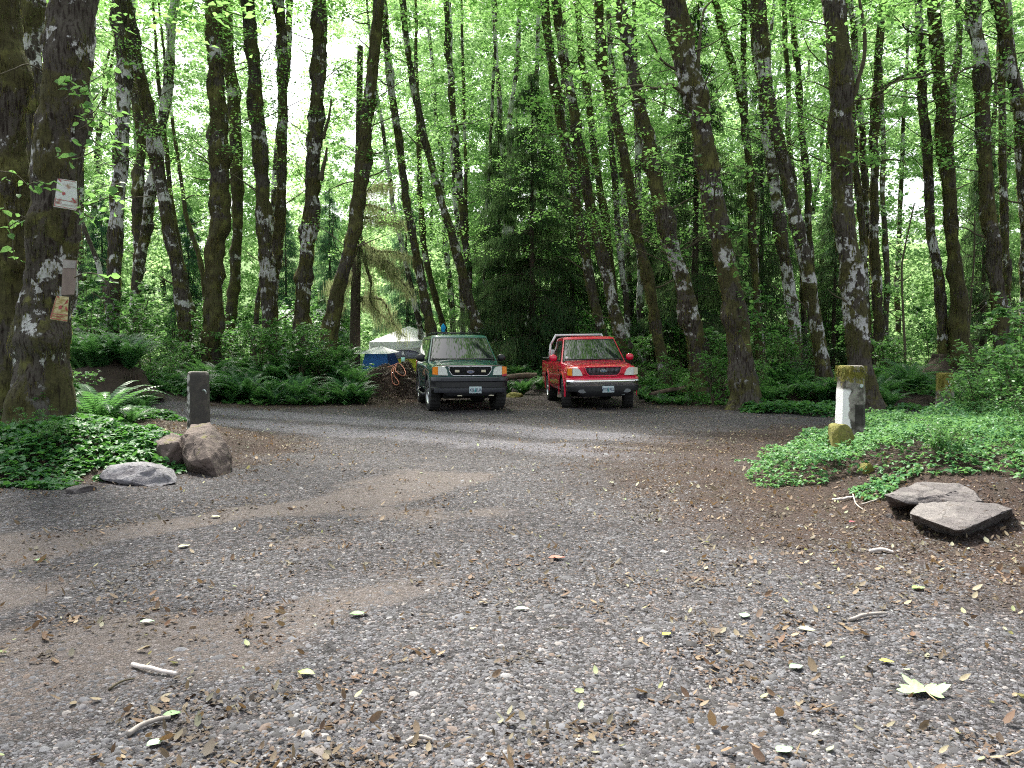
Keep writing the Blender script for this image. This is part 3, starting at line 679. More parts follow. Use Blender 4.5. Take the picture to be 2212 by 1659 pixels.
def big_spray(root, anchors, d, size, count, rad, seed, nm="leafy_bough"):
    """near boughs whose single leaves can be seen: limb plus leaves, each bough a part"""
    r = np.random.default_rng(seed); b = np.array(root.location)
    for pts in anchors:
        m = MB(); dd = d + r.uniform(-.15, .15); P = np.array([at(u, v, dd) - b for u, v in pts]); n = 14 * len(pts); C = smooth_curve(P, n)
        m.tube(C, np.linspace(.010, .003, n), 4, m=1, cap=False); S = [C]
        if rad > .15:
            for q in range(7):                              # side twigs carry the leaves
                i = r.integers(int(n * .2), n - 2); dv = r.normal(0, 1, 3) * np.array([1, 1, .5]); dv /= np.linalg.norm(dv); L = rad * r.uniform(1.0, 2.2)
                tw = smooth_curve([C[i], C[i] + dv * L * .5 + [0, 0, .04], C[i] + dv * L - [0, 0, .12]], 9); m.tube(tw, np.linspace(.005, .002, 9), 3, m=1, cap=False); S.append(tw)
        S = np.vstack(S); k = int(count * (.55 if rad > .15 else 1)) if len(anchors) > 1 else int(count); idx = r.integers(int(n * .12), len(S), k)
        sp = min(rad, .12) if rad > .15 else rad
        pos = S[idx] + r.normal(0, sp, (k, 3)) * np.array([1, 1, .7])
        V, Q, Tr = leaf_hex(pos, size, r, .75); m.add(V, Q, Tr, 0)
        link(nm, m.mesh(nm, [M['leaf'], M['twig']]), root)
big_spray(roots[2], [[(185,250),(205,240),(225,205),(245,165),(262,130)], [(170,280),(195,265),(215,240),(245,255),(262,272)], [(170,190),(190,180),(215,165),(240,150)],
                     [(140,215),(160,195),(150,170)], [(165,345),(195,330),(225,315),(250,300)], [(175,225),(200,300),(235,325),(258,345)]], 10.6, .13, 16, .09, 5)
big_spray(roots[2], [[(165,455),(190,430),(220,405),(262,395)], [(170,450),(200,440),(240,425),(262,430)], [(175,455),(200,470),(240,455)]], 10.7, .13, 14, .09, 6)
big_spray(roots[2], [[(0,370),(30,375),(55,395),(75,420)], [(10,440),(25,500),(30,550),(40,570)], [(60,400),(85,390),(105,400)], [(20,490),(50,470)]], 10.6, .12, 9, .06, 7)
big_spray(roots[2], [[(120,340),(135,335),(150,345)], [(160,600),(185,590),(215,595),(235,620)]], 10.5, .13, 7, .06, 8)
big_spray(roots[BIG_LEAN], [[(1470,200),(1420,190),(1350,200),(1280,205),(1210,200)], [(1450,150),(1390,160),(1330,150),(1270,170),(1200,190)], [(1400,190),(1340,230),(1290,260),(1240,290)], [(1460,160),(1400,120),(1340,110),(1290,130)]], 18.5, .13, 150, .32, 9)
big_spray(roots[BIG_LEAN], [[(1560,470),(1585,510),(1600,560)], [(1570,560),(1600,600),(1625,640)], [(1590,600),(1610,660),(1600,730)], [(1575,520),(1610,500),(1640,500)]], 20.1, .15, 45, .18, 10, "ivy")
big_spray(roots[33], [[(1430,520),(1460,530),(1480,560)], [(1400,500),(1440,540),(1470,600)]], 24, .14, 60, .3, 12, "ivy")
big_spray(roots[TALL], [[(1870,-20),(1920,10),(1990,10),(2060,20)], [(1860,60),(1900,30),(1950,50),(2010,70)]], 18, .14, 110, .3, 13)
big_spray(roots[48], [[(2110,110),(2060,100),(2000,120),(1940,150)], [(2110,40),(2060,30),(1990,20)]], 22, .14, 110, .35, 14)
big_spray(roots[17], [[(800,150),(830,120),(870,90)], [(790,260),(760,240),(735,215)]], 25, .13, 60, .4, 15)
big_spray(roots[11], [[(470,30),(455,60),(440,110)], [(460,0),(430,20),(415,50)]], 26, .13, 50, .3, 16)

for k, (ri, anchors, d, n) in enumerate([
  (BIG_LEAN, [[(1470,60),(1420,30),(1360,10),(1290,-10)], [(1470,100),(1400,60),(1340,50),(1270,60)], [(1490,230),(1530,250),(1580,240),(1640,260)]], 18.0, 150),
  (BIG_LEAN, [[(1520,330),(1480,340),(1430,330),(1380,350)], [(1540,380),(1600,370),(1650,390)]], 19.0, 110),
  (27, [[(1240,270),(1200,290),(1150,300),(1110,330)], [(1220,120),(1170,130),(1120,120),(1070,140)], [(1230,200),(1180,220),(1130,220)]], 25.0, 170),
  (26, [[(1190,80),(1140,60),(1090,70),(1040,60)], [(1250,440),(1210,450),(1160,470),(1120,500)]], 27.0, 170),
  (19, [[(900,200),(940,180),(990,190),(1040,180)], [(880,60),(920,50),(960,70)], [(930,360),(960,380),(990,400)]], 27.0, 170),
  (18, [[(845,200),(820,220),(790,240)], [(860,300),(830,330),(800,340)], [(835,60),(860,40),(900,30)]], 27.0, 150),
  (TALL, [[(1825,100),(1780,90),(1730,110),(1680,100)], [(1835,30),(1880,50),(1940,60),(2000,50)], [(1840,330),(1880,350),(1920,340)]], 19.5, 150),
  (48, [[(2115,200),(2160,210),(2210,200)], [(2110,60),(2160,50),(2220,60)], [(2110,330),(2070,340),(2030,360)]], 22.5, 150),
  (45, [[(1990,60),(1960,90),(1930,110)], [(1995,300),(2030,320),(2060,330)]], 25.0, 120),
  (16, [[(700,150),(730,160),(770,150)], [(690,40),(720,20),(760,30)]], 26.0, 110),
  (13, [[(545,60),(520,90),(500,110)], [(550,250),(525,270),(505,300)]], 27.0, 90),
  (4, [[(262,120),(290,140),(330,140)], [(258,300),(230,320),(205,320)]], 25.0, 90)]):
    big_spray(roots[ri], anchors, d, .13, n, .38, 40 + k)
# ------------------------------------------------------------------ conifers
def conifer_mesh(seed, H=20., Lmax=3.2, z0=1.2, dens=1.0, drape=.30, low_bare=0.):
    r = np.random.default_rng(seed); tr = MB(); fo = MB()
    Z = np.linspace(-.3, H, 60)
    tr.tube(np.stack([.05 * noise3(np.stack([Z * .3, Z * 0 + seed, Z * 0], -1)), Z * 0, Z], -1), np.interp(Z, [-.3, .4, H], [.34, .24, .03]) * H / 20, 12)
    nb = int(H * 7.5); pos, Nn, ln = [], [], []
    for k in range(nb):
        z = z0 + (H - z0) * ((k + r.uniform(0, 1)) / nb); f = (z - z0) / (H - z0)
        L = Lmax * (1 - f) ** .75 * r.uniform(.6, 1.1) + .15; az = r.uniform(0, 2 * PI)
        t_ = np.linspace(0, 1, 9)[:, None]; dv = np.array([math.cos(az), math.sin(az), 0]); sag = r.uniform(.12, .34)
        P = dv * L * t_ + np.array([0, 0, 1.]) * (z + (.18 * t_ - (sag + .18) * t_ ** 2) * L)
        P += r.normal(0, .02, P.shape)
        tr.tube(P, np.linspace(.035, .006, 9) * (.5 + .5 * L / Lmax), 4, cap=False)
        n = int(150 * L * dens * (1. if f > low_bare else .35)); tt = r.uniform(.12, 1, n) ** .8
        Q = np.stack([np.interp(tt, t_[:, 0], P[:, c]) for c in range(3)], -1)
        sv = np.array([-dv[1], dv[0], 0]); wv = r.normal(0, .26, n) * (1 - .5 * tt) * min(1.6, L)
        Q = Q + sv * wv[:, None]; Q[:, 2] -= abs(wv) * .3; Q = Q + r.normal(0, .07, Q.shape)
        a = r.uniform(0, 2 * PI, n); pos.append(Q); Nn.append(np.stack([np.cos(a), np.sin(a), np.zeros(n)], -1) * .6 + dv * .6); ln.append(np.full(n, drape) * r.uniform(.5, 1.6, n))
    Pp = np.vstack(pos); V, Tr = strands(Pp, np.vstack(Nn), np.concatenate(ln), .015, r, 1.1); fo.add(V, None, Tr)
    return tr.mesh("conifer_trunk", [M['conifer_bark']], True), fo
def conifer_pair(seed, mat='needle', **k):
    a, fo = conifer_mesh(seed, **k); return a, mesh_np("conifer_foliage", np.vstack(fo.V), None, np.vstack(fo.T), M[mat])
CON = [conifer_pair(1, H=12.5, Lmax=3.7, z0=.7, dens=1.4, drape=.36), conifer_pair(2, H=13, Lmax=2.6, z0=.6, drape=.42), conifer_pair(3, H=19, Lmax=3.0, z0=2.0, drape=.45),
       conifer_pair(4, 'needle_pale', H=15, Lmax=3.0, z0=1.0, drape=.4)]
def conifer(label, u, d, kind, s=1.0, rz=0., group="dark spruces among the alders"):
    x = (u - CU) / F * d; t_ = thing("spruce_tree", label, "tree", (x, d, T(x, d)), rz, group); t_.scale = (s, s, s)
    a, f = CON[kind]; link("trunk", a, t_); link("foliage", f, t_); return t_
conifer("big dark spruce with drooping boughs between the green car and the red pickup", 1148, 33, 0, 1.0)
conifer("dark spruce just left of the big one, behind the green car", 1078, 36, 2, .62, 1.)
conifer("dark spruce just right of the big one, behind the red pickup cab", 1235, 35.5, 1, .95, 2.)
conifer("shaggy dark spruce filling the gap behind the biggest leaning trunk", 1500, 32, 2, .8, 2.2)
conifer("dark spruce behind the white-flecked leaning trunk", 1640, 34, 1, 1.0, .6)
conifer("shaded spruce right behind the stout leaning trunk", 1420, 37, 0, .85, 3.)
conifer("low dark spruce behind the shaggy trunk on the root mound", 2120, 33, 1, .75, 4.)
conifer("small dark spruce behind the tall straight trunk", 1800, 36, 1, .7, 5.)
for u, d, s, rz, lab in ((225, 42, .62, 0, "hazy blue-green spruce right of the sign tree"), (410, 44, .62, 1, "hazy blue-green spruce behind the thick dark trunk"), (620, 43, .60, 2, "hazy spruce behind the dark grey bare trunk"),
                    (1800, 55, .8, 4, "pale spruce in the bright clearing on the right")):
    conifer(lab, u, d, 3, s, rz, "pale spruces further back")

# drooping mossy spruce above the white tent
def draped():
    d = 33.5; x = (768 - CU) / F * d; b = np.array([x, d, T(x, d)])
    t_ = thing("draped_spruce", "old spruce with bare sagging boughs bearded with hanging moss, above the white tent", "tree", tuple(b))
    MB().tube(smooth_curve([at(766, 800, d) - b - [0, 0, .4], at(768, 650, d) - b, at(772, 500, d) - b, at(775, 330, d) - b, at(778, 100, d) - b], 60), np.linspace(.24, .12, 60), 12).build("trunk", [M['conifer_bark']], t_, True)
    r = np.random.default_rng(77)
    BR = [[(775,445),(815,450),(850,460),(880,490)], [(775,480),(820,487),(860,500)], [(775,530),(820,535),(860,545),(890,560)], [(775,510),(800,540),(830,570),(850,600)],
          [(772,560),(820,570),(860,600),(895,640)], [(770,610),(800,620),(840,640),(880,650)], [(770,640),(800,650),(815,670),(830,700)], [(770,650),(820,655),(850,690),(880,730)],
          [(770,500),(740,520),(715,550),(700,570)], [(770,585),(735,600),(715,630)], [(772,420),(810,400),(850,410)], [(774,540),(795,600),(805,650),(845,700)]]
    BR = BR[:1] + BR[2:5] + BR[6:8] + BR[9:] + [[(775,470),(800,478),(835,470),(862,480)], [(772,600),(745,612),(728,640),(722,662)], [(776,555),(806,548),(838,560),(858,590)]]
    for q, pts in enumerate(BR):
        dd = r.uniform(-1.8, 1.2); P = [at(u + r.uniform(-8, 8), v + r.uniform(-10, 10), d + dd * k / 3) - b for k, (u, v) in enumerate(pts)]; C = smooth_curve(P, 30) + r.normal(0, .012, (30, 3))
        br = MB().tube(C, np.linspace(.075, .018, 30) * (1 + .3 * r.uniform(-1, 1, 30)), 7).build("bough", [M['bark_moss']], t_, True)
        n = 900; i = np.clip((r.choice([5, 9, 14, 17, 22, 26], n) + r.normal(0, 2.2, n)).astype(int), 2, 29); a = r.uniform(0, 2 * PI, n); Pp = C[i] + r.normal(0, .16, (n, 3)) * np.array([1, 1.6, .6]); Nn = np.stack([np.cos(a), np.sin(a), 0 * a], -1)
        V, Tr = strands(Pp, Nn, .42, .008, r, .3); link("hanging_moss", mesh_np("hanging_moss", V, None, Tr, M['beard']), br)
draped()
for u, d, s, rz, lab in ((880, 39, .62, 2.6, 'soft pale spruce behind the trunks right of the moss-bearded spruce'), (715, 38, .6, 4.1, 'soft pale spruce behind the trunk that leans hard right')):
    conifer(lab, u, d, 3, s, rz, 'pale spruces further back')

# saplings: dark thin stems on the right
for (lab, pts, d) in (("dark thin forked sapling in the bright gap on the right", [(1975,440),(1962,500),(1950,560),(1948,600),(1952,700),(1955,760)], 25),
                      ("dark thin sapling between the shaggy and the bulging trunks", [(2106,460),(2104,560),(2098,640),(2092,720)], 26)):
    P = [at(u, v, d) for u, v in pts]; b = P[-1].copy(); b[2] = T(b[0], d)
    t_ = thing("sapling", lab, "sapling", tuple(b)); C = smooth_curve([p - b for p in P] + [np.array([0, 0, -.1])], 30)
    MB().tube(C, np.linspace(.02, .045, 30), 6).build("stem", [M['twig']], t_, True)
    r = np.random.default_rng(int(d * 10))
    for k in range(6):
        i = r.integers(2, 20); p = C[i]; sgn = r.choice([-1, 1]); L = r.uniform(.4, 1.1)
        MB().tube(smooth_curve([p, p + [sgn * L * .5, r.uniform(-.2, .2), L * .35], p + [sgn * L, 0, L * .9]], 9), np.linspace(.018, .006, 9), 5).build("branch", [M['twig']], t_, True)
    pts_ = clump_points(C[r.integers(0, 22, 7)] + r.normal(0, .5, (7, 3)), np.full(7, .5), 30, r); V, Q = leaf_quads(pts_, .09, r); link("crown", mesh_np("crown", V, Q, None, M['leaf']), t_)

# ------------------------------------------------------------------ far wood
def far_wood():
    r = np.random.default_rng(3)
    N = 24000
    u = r.uniform(-500, 2700, N); v = r.uniform(-140, 800, N); d = r.uniform(44, 82, N)
    keep = np.ones(N) * .70
    def hole(cu, cv, su, sv, a): return a * np.exp(-((u - cu) / su) ** 2 - ((v - cv) / sv) ** 2)
    keep -= hole(622, 100, 60, 210, 1.3) + hole(1965, 415, 55, 40, 1.1) + hole(1690, 190, 50, 30, .7) + hole(1975, 180, 80, 90, .3) + hole(850, 640, 60, 60, .5) + hole(350, 100, 90, 120, .25) + hole(985, 560, 25, 30, .6) + hole(1080, 60, 40, 50, .3)
    keep += .25 * noise3(np.stack([u / 90, v / 90, d / 8], -1), 5)
    dens_c = .35 * np.exp(-((u - 1300) / 420) ** 2); keep += dens_c
    # thinner toward the top of the picture
    keep -= .10 * (v < 150)
    k = r.uniform(0, 1, N) < keep
    u, v, d = u[k], v[k], d[k]
    C = np.array([at(a, b, c) for a, b, c in zip(u, v, d)])
    C = C[C[:, 2] > .3]
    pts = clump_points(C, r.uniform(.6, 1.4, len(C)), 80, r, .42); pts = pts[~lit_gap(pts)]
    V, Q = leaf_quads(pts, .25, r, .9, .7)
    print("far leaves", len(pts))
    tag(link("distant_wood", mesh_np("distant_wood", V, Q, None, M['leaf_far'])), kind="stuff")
far_wood()
# thin trunks between the far leaves
r = np.random.default_rng(19)
m = MB(); P = []
fart = None
for k in range(36):
    u = r.uniform(-60, 2280); d = r.uniform(40, 62)
    if abs(u - 622) < 60: continue
    x = (u - CU) / F * d; ln = r.normal(0, .8)
    if fart is None or k % 4 == 0:
        Z = np.linspace(-.3, 22, 40); q = MB().tube(np.stack([ln * Z / 10 + .15 * noise3(np.stack([Z * .4, Z * 0 + k, Z * 0], -1)), Z * 0, Z], -1), np.linspace(.20, .08, 40) * (1 + .15 * noise3(np.stack([Z * 2, Z * 0 + k, Z * 0], -1))), 8)
        fart = q.mesh("far_trunk", [M['bark_pale'] if k % 8 else M['bark']], True)
    o = link("distant_trunk", fart, None, (x, d, T(x, d))); o.rotation_euler[2] = r.uniform(0, 6)
    tag(o, "thin distant trunk standing in the bright foliage far behind the cars", "tree", "thin distant trunks")

# ------------------------------------------------------------------ ferns and shrubs
def fern_mesh(seed, nf=26, L=1.15, el=(58, 84), pairs=24, pw=.016, mat='fern'):
    r = np.random.default_rng(seed); V, Q, n0 = [], [], 0
    for k in range(nf):
        az = k * 2 * PI / nf + r.normal(0, .2); e0 = R(r.uniform(*el)); l = L * r.uniform(.65, 1.15); n = pairs
        t_ = np.linspace(0, 1, n + 1); e = e0 - (e0 + R(r.uniform(5, 50))) * t_ ** 1.6
        st = l / n; h = np.concatenate([[0], np.cumsum(np.cos(e[:-1]) * st)]); z = np.concatenate([[0], np.cumsum(np.sin(e[:-1]) * st)])
        dv = np.array([math.cos(az), math.sin(az), 0]); sv = np.array([-dv[1], dv[0], 0]); bend = r.normal(0, .12)
        C = dv * h[:, None] + np.array([0, 0, 1.]) * z[:, None] + sv * (bend * t_ ** 2 * l)[:, None]
        tg = np.gradient(C, axis=0); tg /= np.linalg.norm(tg, axis=1)[:, None]
        up = np.cross(tg, sv); up *= np.sign(up[:, 2:3] + 1e-6)
        rw = .004
        rb = np.stack([C[:-1] - sv * rw, C[:-1] + sv * rw, C[1:] + sv * rw, C[1:] - sv * rw], 1); V.append(rb.reshape(-1, 3)); Q.append(np.arange(n * 4).reshape(-1, 4) + n0); n0 += n * 4
        i = np.arange(2, n); tt = t_[i]; pl = (.105 * l * np.sin(np.clip(tt * 1.02, 0, 1) ** .62 * PI) ** .8 + .008)
        for sgn in (-1, 1):
            o = C[i]; sd = sv * sgn; tip = o + sd * pl[:, None] + tg[i] * (pl * .25)[:, None] - up[i] * (pl * r.uniform(.05, .5))[:, None]
            w_ = tg[i] * (st * .40)
            V.append(np.stack([o - w_, o + w_, tip + w_ * .35, tip - w_ * .35], 1).reshape(-1, 3)); Q.append(np.arange(len(i) * 4).reshape(-1, 4) + n0); n0 += len(i) * 4
    return mesh_np("fern_fronds", np.vstack(V), np.vstack(Q), None, M[mat])
FERN = [fern_mesh(1), fern_mesh(2, 32, 1.25, (50, 80)), fern_mesh(3, 22, 1.0, (62, 86)), fern_mesh(4, 30, 1.2, (40, 75))]
def fern(x, y, s, label, group=None, z=None, k=None):
    o = link("sword_fern", FERN[random.randrange(4) if k is None else k], None, (x, y, (T(x, y) if z is None else z) - .03))
    o.rotation_euler = (random.uniform(-.12, .12), random.uniform(-.12, .12), random.uniform(0, 6.28)); o.scale = (s, s, s * random.uniform(.85, 1.1))
    return tag(o, label, "fern", group)

def shrub_mesh(seed, H=1.5, nst=9, spread=.7, lsize=.10, nl=55, comp=False):
    r = np.random.default_rng(seed); st = MB(); V_, Q_, T_, n0 = [], [], [], 0
    for k in range(nst):
        az = r.uniform(0, 2 * PI); q = r.uniform(.2, 1) * spread; h = H * r.uniform(.6, 1.1)
        P = smooth_curve([(0, 0, -.05), (math.cos(az) * q * .35, math.sin(az) * q * .35, h * .5), (math.cos(az) * q, math.sin(az) * q, h * .92), (math.cos(az) * q * 1.25, math.sin(az) * q * 1.25, h * r.uniform(.85, 1.05))], 20)
        st.tube(P, np.linspace(.011, .003, 20), 4, cap=False)
        for b in range(5):
            i = r.integers(6, 19); dv = r.normal(0, 1, 3); dv[2] = abs(dv[2]) * .4; dv /= np.linalg.norm(dv); L = r.uniform(.2, .5) * H / 1.5
            c = P[i] + dv * L * np.linspace(0, 1, 8)[:, None]; c[:, 2] -= .12 * np.linspace(0, 1, 8) ** 2
            st.tube(c, np.linspace(.005, .002, 8), 3, cap=False)
            n = nl // 5; pos = c[r.integers(1, 8, n)] + r.normal(0, .045, (n, 3))
            a, bq, ct = leaf_hex(pos, lsize, r, .55); V_.append(a); Q_.append(bq + n0); T_.append(ct + n0); n0 += len(a)
    return st.mesh("shrub_stems", [M['twig']], True), mesh_np("shrub_leaves", np.vstack(V_), np.vstack(Q_), np.vstack(T_), M['leaf_under'])
SHR = [shrub_mesh(1), shrub_mesh(2, 1.9, 10, .8, .12, 60), shrub_mesh(3, 1.2, 10, .8, .085, 70), shrub_mesh(4, 2.6, 8, .9, .13, 90)]
def shrub(x, y, s, label, group=None, k=0, cat="shrub", nm="leafy_shrub", z=None):
    t_ = thing(nm, label, cat, (x, y, (T(x, y) if z is None else z)), random.uniform(0, 6.28), group); t_.scale = (s, s, s)
    link("stems", SHR[k][0], t_); link("leaves", SHR[k][1], t_); return t_

GL = "ferns in the dark bank left of the green car"
LL = "sword fern in the dark fern bank between the left gravel track and the green car"
for q in range(34):
    row = q // 12; y = 23.0 + row * 1.5 + random.uniform(-.3, .5); x = -10.4 + (q % 12) * .56 + random.uniform(-.3, .3)
    if x > -4.55: continue
    fern(x, y, random.uniform(.95, 1.3), LL, GL)
fern(-4.75, 23.2, 1.1, "sword fern at the front right end of the dark fern bank, beside the soil mound")
for q in range(10):
    fern(-9.8 + q * .62, 22.55 + random.uniform(-.2, .2), random.uniform(.55, .8), "low sword fern hanging over the gravel edge of the dark fern bank", "low ferns along the gravel edge left of the cars")
for q, (u, v, d, s, k) in enumerate([(600, 0, 26.0, 1.0, 1), (520, 0, 26.5, 1.0, 1), (690, 0, 25.6, .95, 0), (480, 0, 28.5, 1.0, 3), (640, 0, 29, 1.0, 3), (560, 0, 24.6, 1., 1), (425, 0, 27, .8, 1), (385, 0, 25.5, .8, 0), (650, 0, 24.5, .95, 1), (700, 0, 24.7, .8, 2)]):
    shrub((u - CU) / F * d, d, s, "leafy green shrub rising out of the fern bank left of the green car", "shrubs in the fern bank left of the green car", k)
shrub((425 - CU) / F * 27.5, 27.3, .95, "bright yellow-green sapling against the thick dark trunk", None, 3, "sapling", "alder_sapling")
# right hand fern belt
for q in range(64):
    y = random.uniform(20.6, 27.5); u = random.uniform(1655, 2330)
    x = (u - CU) / F * y
    if y < 21.8 and u < 1720: continue
    if abs(u - 1870) < 50 and y < 21.5: y += 1.5
    fern(x, y, random.uniform(.7, 1.05), "sword fern in the shaded belt of ferns behind the two right-hand posts", "ferns behind the two right-hand posts")
for q, (u, d, s, k) in enumerate([(1455, 24.6, .72, 0), (1420, 25.5, .7, 2), (1690, 24.5, .85, 1), (1735, 26, .9, 0), (1960, 25, .8, 0), (2100, 23.5, .8, 2), (2200, 22.5, .9, 1), (1650, 26, 1.1, 3), (1340, 29.5, .9, 1), (1290, 30, .9, 3), (1390, 27.5, 1.0, 1), (1900, 27, .9, 1), (2010, 28, 1.0, 3), (2180, 27, 1., 3), (1560, 24, 1.0, 1), (1630, 22.7, .8, 0)]):
    shrub((u - CU) / F * d, d, s, "leafy shrub among the trunks to the right of the red pickup", "shrubs among the trunks right of the pickup", k)
shrub((1540 - CU) / F * 21.6, 21.6, .78, "broad bright green bush left of the foot of the biggest leaning trunk", None, 1)
shrub((1490 - CU) / F * 22.6, 22.6, .62, "smaller bright bush beside the broad bush right of the red pickup", None, 2)
for q, (u, d, s) in enumerate([(1100, 27.6, .85), (1130, 27.2, .8), (1165, 28.2, .9), (1075, 28.8, .9), (1190, 29.2, .8), (1115, 29.6, 1.0), (1155, 30.2, .9)]):
    fern((u - CU) / F * d, d, s, "sword fern on the low bank seen between the two vehicles", "ferns between the two vehicles")
for q, (u, d, s) in enumerate([(1400, 23.4, .6), (1425, 22.6, .5), (1450, 23.8, .7), (1385, 24.4, .7), (1470, 22.3, .45), (1410, 24.9, .75)]):
    fern((u - CU) / F * d, d, s, "dark low sword fern just right of the red pickup bumper", "ferns right of the red pickup bumper")
fern((1650 - CU) / F * 19.9, 19.9, .5, "flat grey-green fern lying at the foot of the biggest leaning trunk", None, None, 3)
# far understorey
for q in range(46):
    d = random.uniform(30, 42); u = random.uniform(150, 2300)
    if 780 < u < 1000: continue
    shrub((u - CU) / F * d, d, random.uniform(.9, 1.4), "understorey bush in the woods well behind the vehicles", "understorey bushes deep in the woods", random.choice([1, 3, 3]))
# near left
fern((205 - CU) / F * 12.6, 12.7, .95, "big dark sword fern leaning over the gravel at the foot of the sign tree", None, None, 1)
fern((262 - CU) / F * 13.2, 13.4, .55, "small fern at the gravel edge right of the big fern by the sign tree", None, None, 3)
fern((150 - CU) / F * 13.5, 13.6, .7, "sword fern half hidden behind the sign tree's right side", None, None, 0)
shrub((150 - CU) / F * 12.2, 12.1, .32, "low broad-leaved seedling under the sign tree", None, 2, "plant", "seedling")
shrub((145 - CU) / F * 15.5, 15.6, .6, "lime-green maple seedling just right of the sign tree", None, 1, "plant", "maple_seedling")
shrub((90 - CU) / F * 11.6, 11.5, .38, "dark broad-leaved plant in front of the leftmost trunks", None, 0, "plant", "seedling")
# left stump with ferns
def stump():
    x, y = (222 - CU) / F * 20.6, 20.8; z = T(x, y); b = np.array([x, y, z])
    t_ = thing("tree_stump", "dark rotting stump with red fibrous roots under a crown of ferns, far left", "stump", (x, y, z))
    A = np.linspace(0, 2 * PI, 40, endpoint=False); Z = np.linspace(-.2, .80, 24); AA, ZZ = np.meshgrid(A, Z)
    n0 = np.stack([np.cos(AA) * 2, np.sin(AA) * 2, ZZ * 1.5], -1)
    rr = (.62 + .4 * np.exp(-(ZZ + .2) / .25) - .35 * sstep(.45, .8, ZZ)) * (1 + .22 * fbm(n0, 70, 3))
    MB().loft(np.stack([rr * np.cos(AA) * 1.35, rr * np.sin(AA), ZZ], -1)).build("stump_wood", [M['conifer_bark']], t_, True)
    r = np.random.default_rng(4); n = 900; a = r.uniform(0, 2 * PI, n); zz = r.uniform(.15, .72, n)
    q_ = (.62 + .4 * np.exp(-(zz + .2) / .25) - .35 * sstep(.45, .8, zz)) * 1.04; P = np.stack([np.cos(a) * q_ * 1.35, np.sin(a) * q_, zz], -1); N_ = np.stack([np.cos(a), np.sin(a), 0 * a], -1)
    V, Tr = strands(P, N_, .26, .010, r, .2); link("root_fibre", mesh_np("root_fibre", V, None, Tr, M['litter_dark']), t_)
    for q in range(11):
        a = q * .57; fern(x + .75 * math.cos(a) * random.uniform(.2, 1.2), y + .45 * math.sin(a), random.uniform(1.25, 1.6), "sword fern growing on the dark rotting stump at the far left", "ferns on the rotting stump", z + .55, 2)
stump()
for q, (u, d, s) in enumerate([(150, 22, .8), (300, 21.3, .8), (330, 22.5, .9), (170, 24, 1), (260, 24.5, 1), (100, 23, 1), (345, 24, .9), (310, 20.4, .55), (350, 21.6, .6), (175, 19.4, .7), (245, 19.5, .6), (300, 19.6, .65), (140, 20.2, .9)]):
    fern((u - CU) / F * d, d, s, "sword fern on the ground around the rotting stump at the far left", "ferns around the rotting stump")
for q, (u, d, s, k) in enumerate([(330, 22, .7, 2), (360, 23.2, .8, 0), (190, 25, 1.2, 3), (290, 26, 1.2, 3), (140, 21.5, .7, 1), (390, 24.8, .9, 1)]):
    shrub((u - CU) / F * d, d, s, "light green bush beside the rotting stump at the far left", "bushes around the rotting stump", k)
# root mound on the right
def root_mound():
    d = 26; x = (2052 - CU) / F * d; z = T(x, d)
    t_ = thing("root_mound", "dark mossy root mound under the shaggy trunk on the right", "stump", (x, d, z))
    A = np.linspace(0, 2 * PI, 48, endpoint=False); Z = np.linspace(-.2, 1.15, 26); AA, ZZ = np.meshgrid(A, Z)
    n0 = np.stack([np.cos(AA) * 2, np.sin(AA) * 2, ZZ * 1.5], -1)
    rr = (.95 - .45 * sstep(.3, 1.2, ZZ)) * (1 + .25 * fbm(n0, 75, 3))
    MB().loft(np.stack([rr * np.cos(AA), rr * np.sin(AA) * .8, ZZ], -1)).build("root_mass", [M['conifer_bark']], t_, True)
    r = np.random.default_rng(8); n = 1200; a = r.uniform(0, 2 * PI, n); zz = r.uniform(.2, 1.1, n); q = .95 - .45 * sstep(.3, 1.2, zz)
    V, Tr = strands(np.stack([np.cos(a) * q, np.sin(a) * q * .8, zz], -1), np.stack([np.cos(a), np.sin(a), 0 * a], -1), .3, .014, r, .4)
    link("moss", mesh_np("moss", V, None, Tr, M['moss_tuft']), t_)
root_mound()

# ground cover: nobody could count it
def cover(name, inside, box, n, h0, lsize, mat, seed, tilt=.45, clumpy=.35):
    r = np.random.default_rng(seed); x = r.uniform(box[0], box[1], n); y = r.uniform(box[2], box[3], n)
    m_ = inside(x, y) + .16 * noise3(np.stack([x * 2.6, y * 2.6, x * 0], -1), seed + 7) + .30 * noise3(np.stack([x * 1.1, y * 1.1, x * 0], -1), seed) + .12 * noise3(np.stack([x * 4, y * 4, x * 0], -1), seed + 1)
    k = m_ > 0; x, y, m_ = x[k], y[k], m_[k]
    hz = h0 * np.clip(m_ * 3.5, .25, 1) * (.75 + .5 * noise3(np.stack([x * 2.2, y * 2.2, x * 0], -1), seed + 2))
    z = terrain(x, y) + hz * r.uniform(.25, 1.05, len(x)) ** .6
    tri = 3; P = np.repeat(np.stack([x, y, z], -1), tri, 0)
    V, Q, Tr = leaf_hex(P, lsize, r, tilt, .78, .2)
    tag(link(name, mesh_np(name, V, Q, Tr, M[mat])), kind="stuff"); print(name, len(x))
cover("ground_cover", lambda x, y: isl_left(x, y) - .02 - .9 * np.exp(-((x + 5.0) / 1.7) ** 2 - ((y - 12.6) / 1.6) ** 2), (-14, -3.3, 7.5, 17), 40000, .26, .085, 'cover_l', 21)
cover("ground_cover", lambda x, y: isl_right(x, y) - .12 - 1.3 * np.exp(-((x - 4.15) / .85) ** 2 - ((y - 6.7) / .8) ** 2) + .9 * np.exp(-((x - 3.6) / .75) ** 2 - ((y - 9.5) / .45) ** 2), (2.6, 14, 4, 16), 80000, .32, .046, 'cover_r', 23, .6)
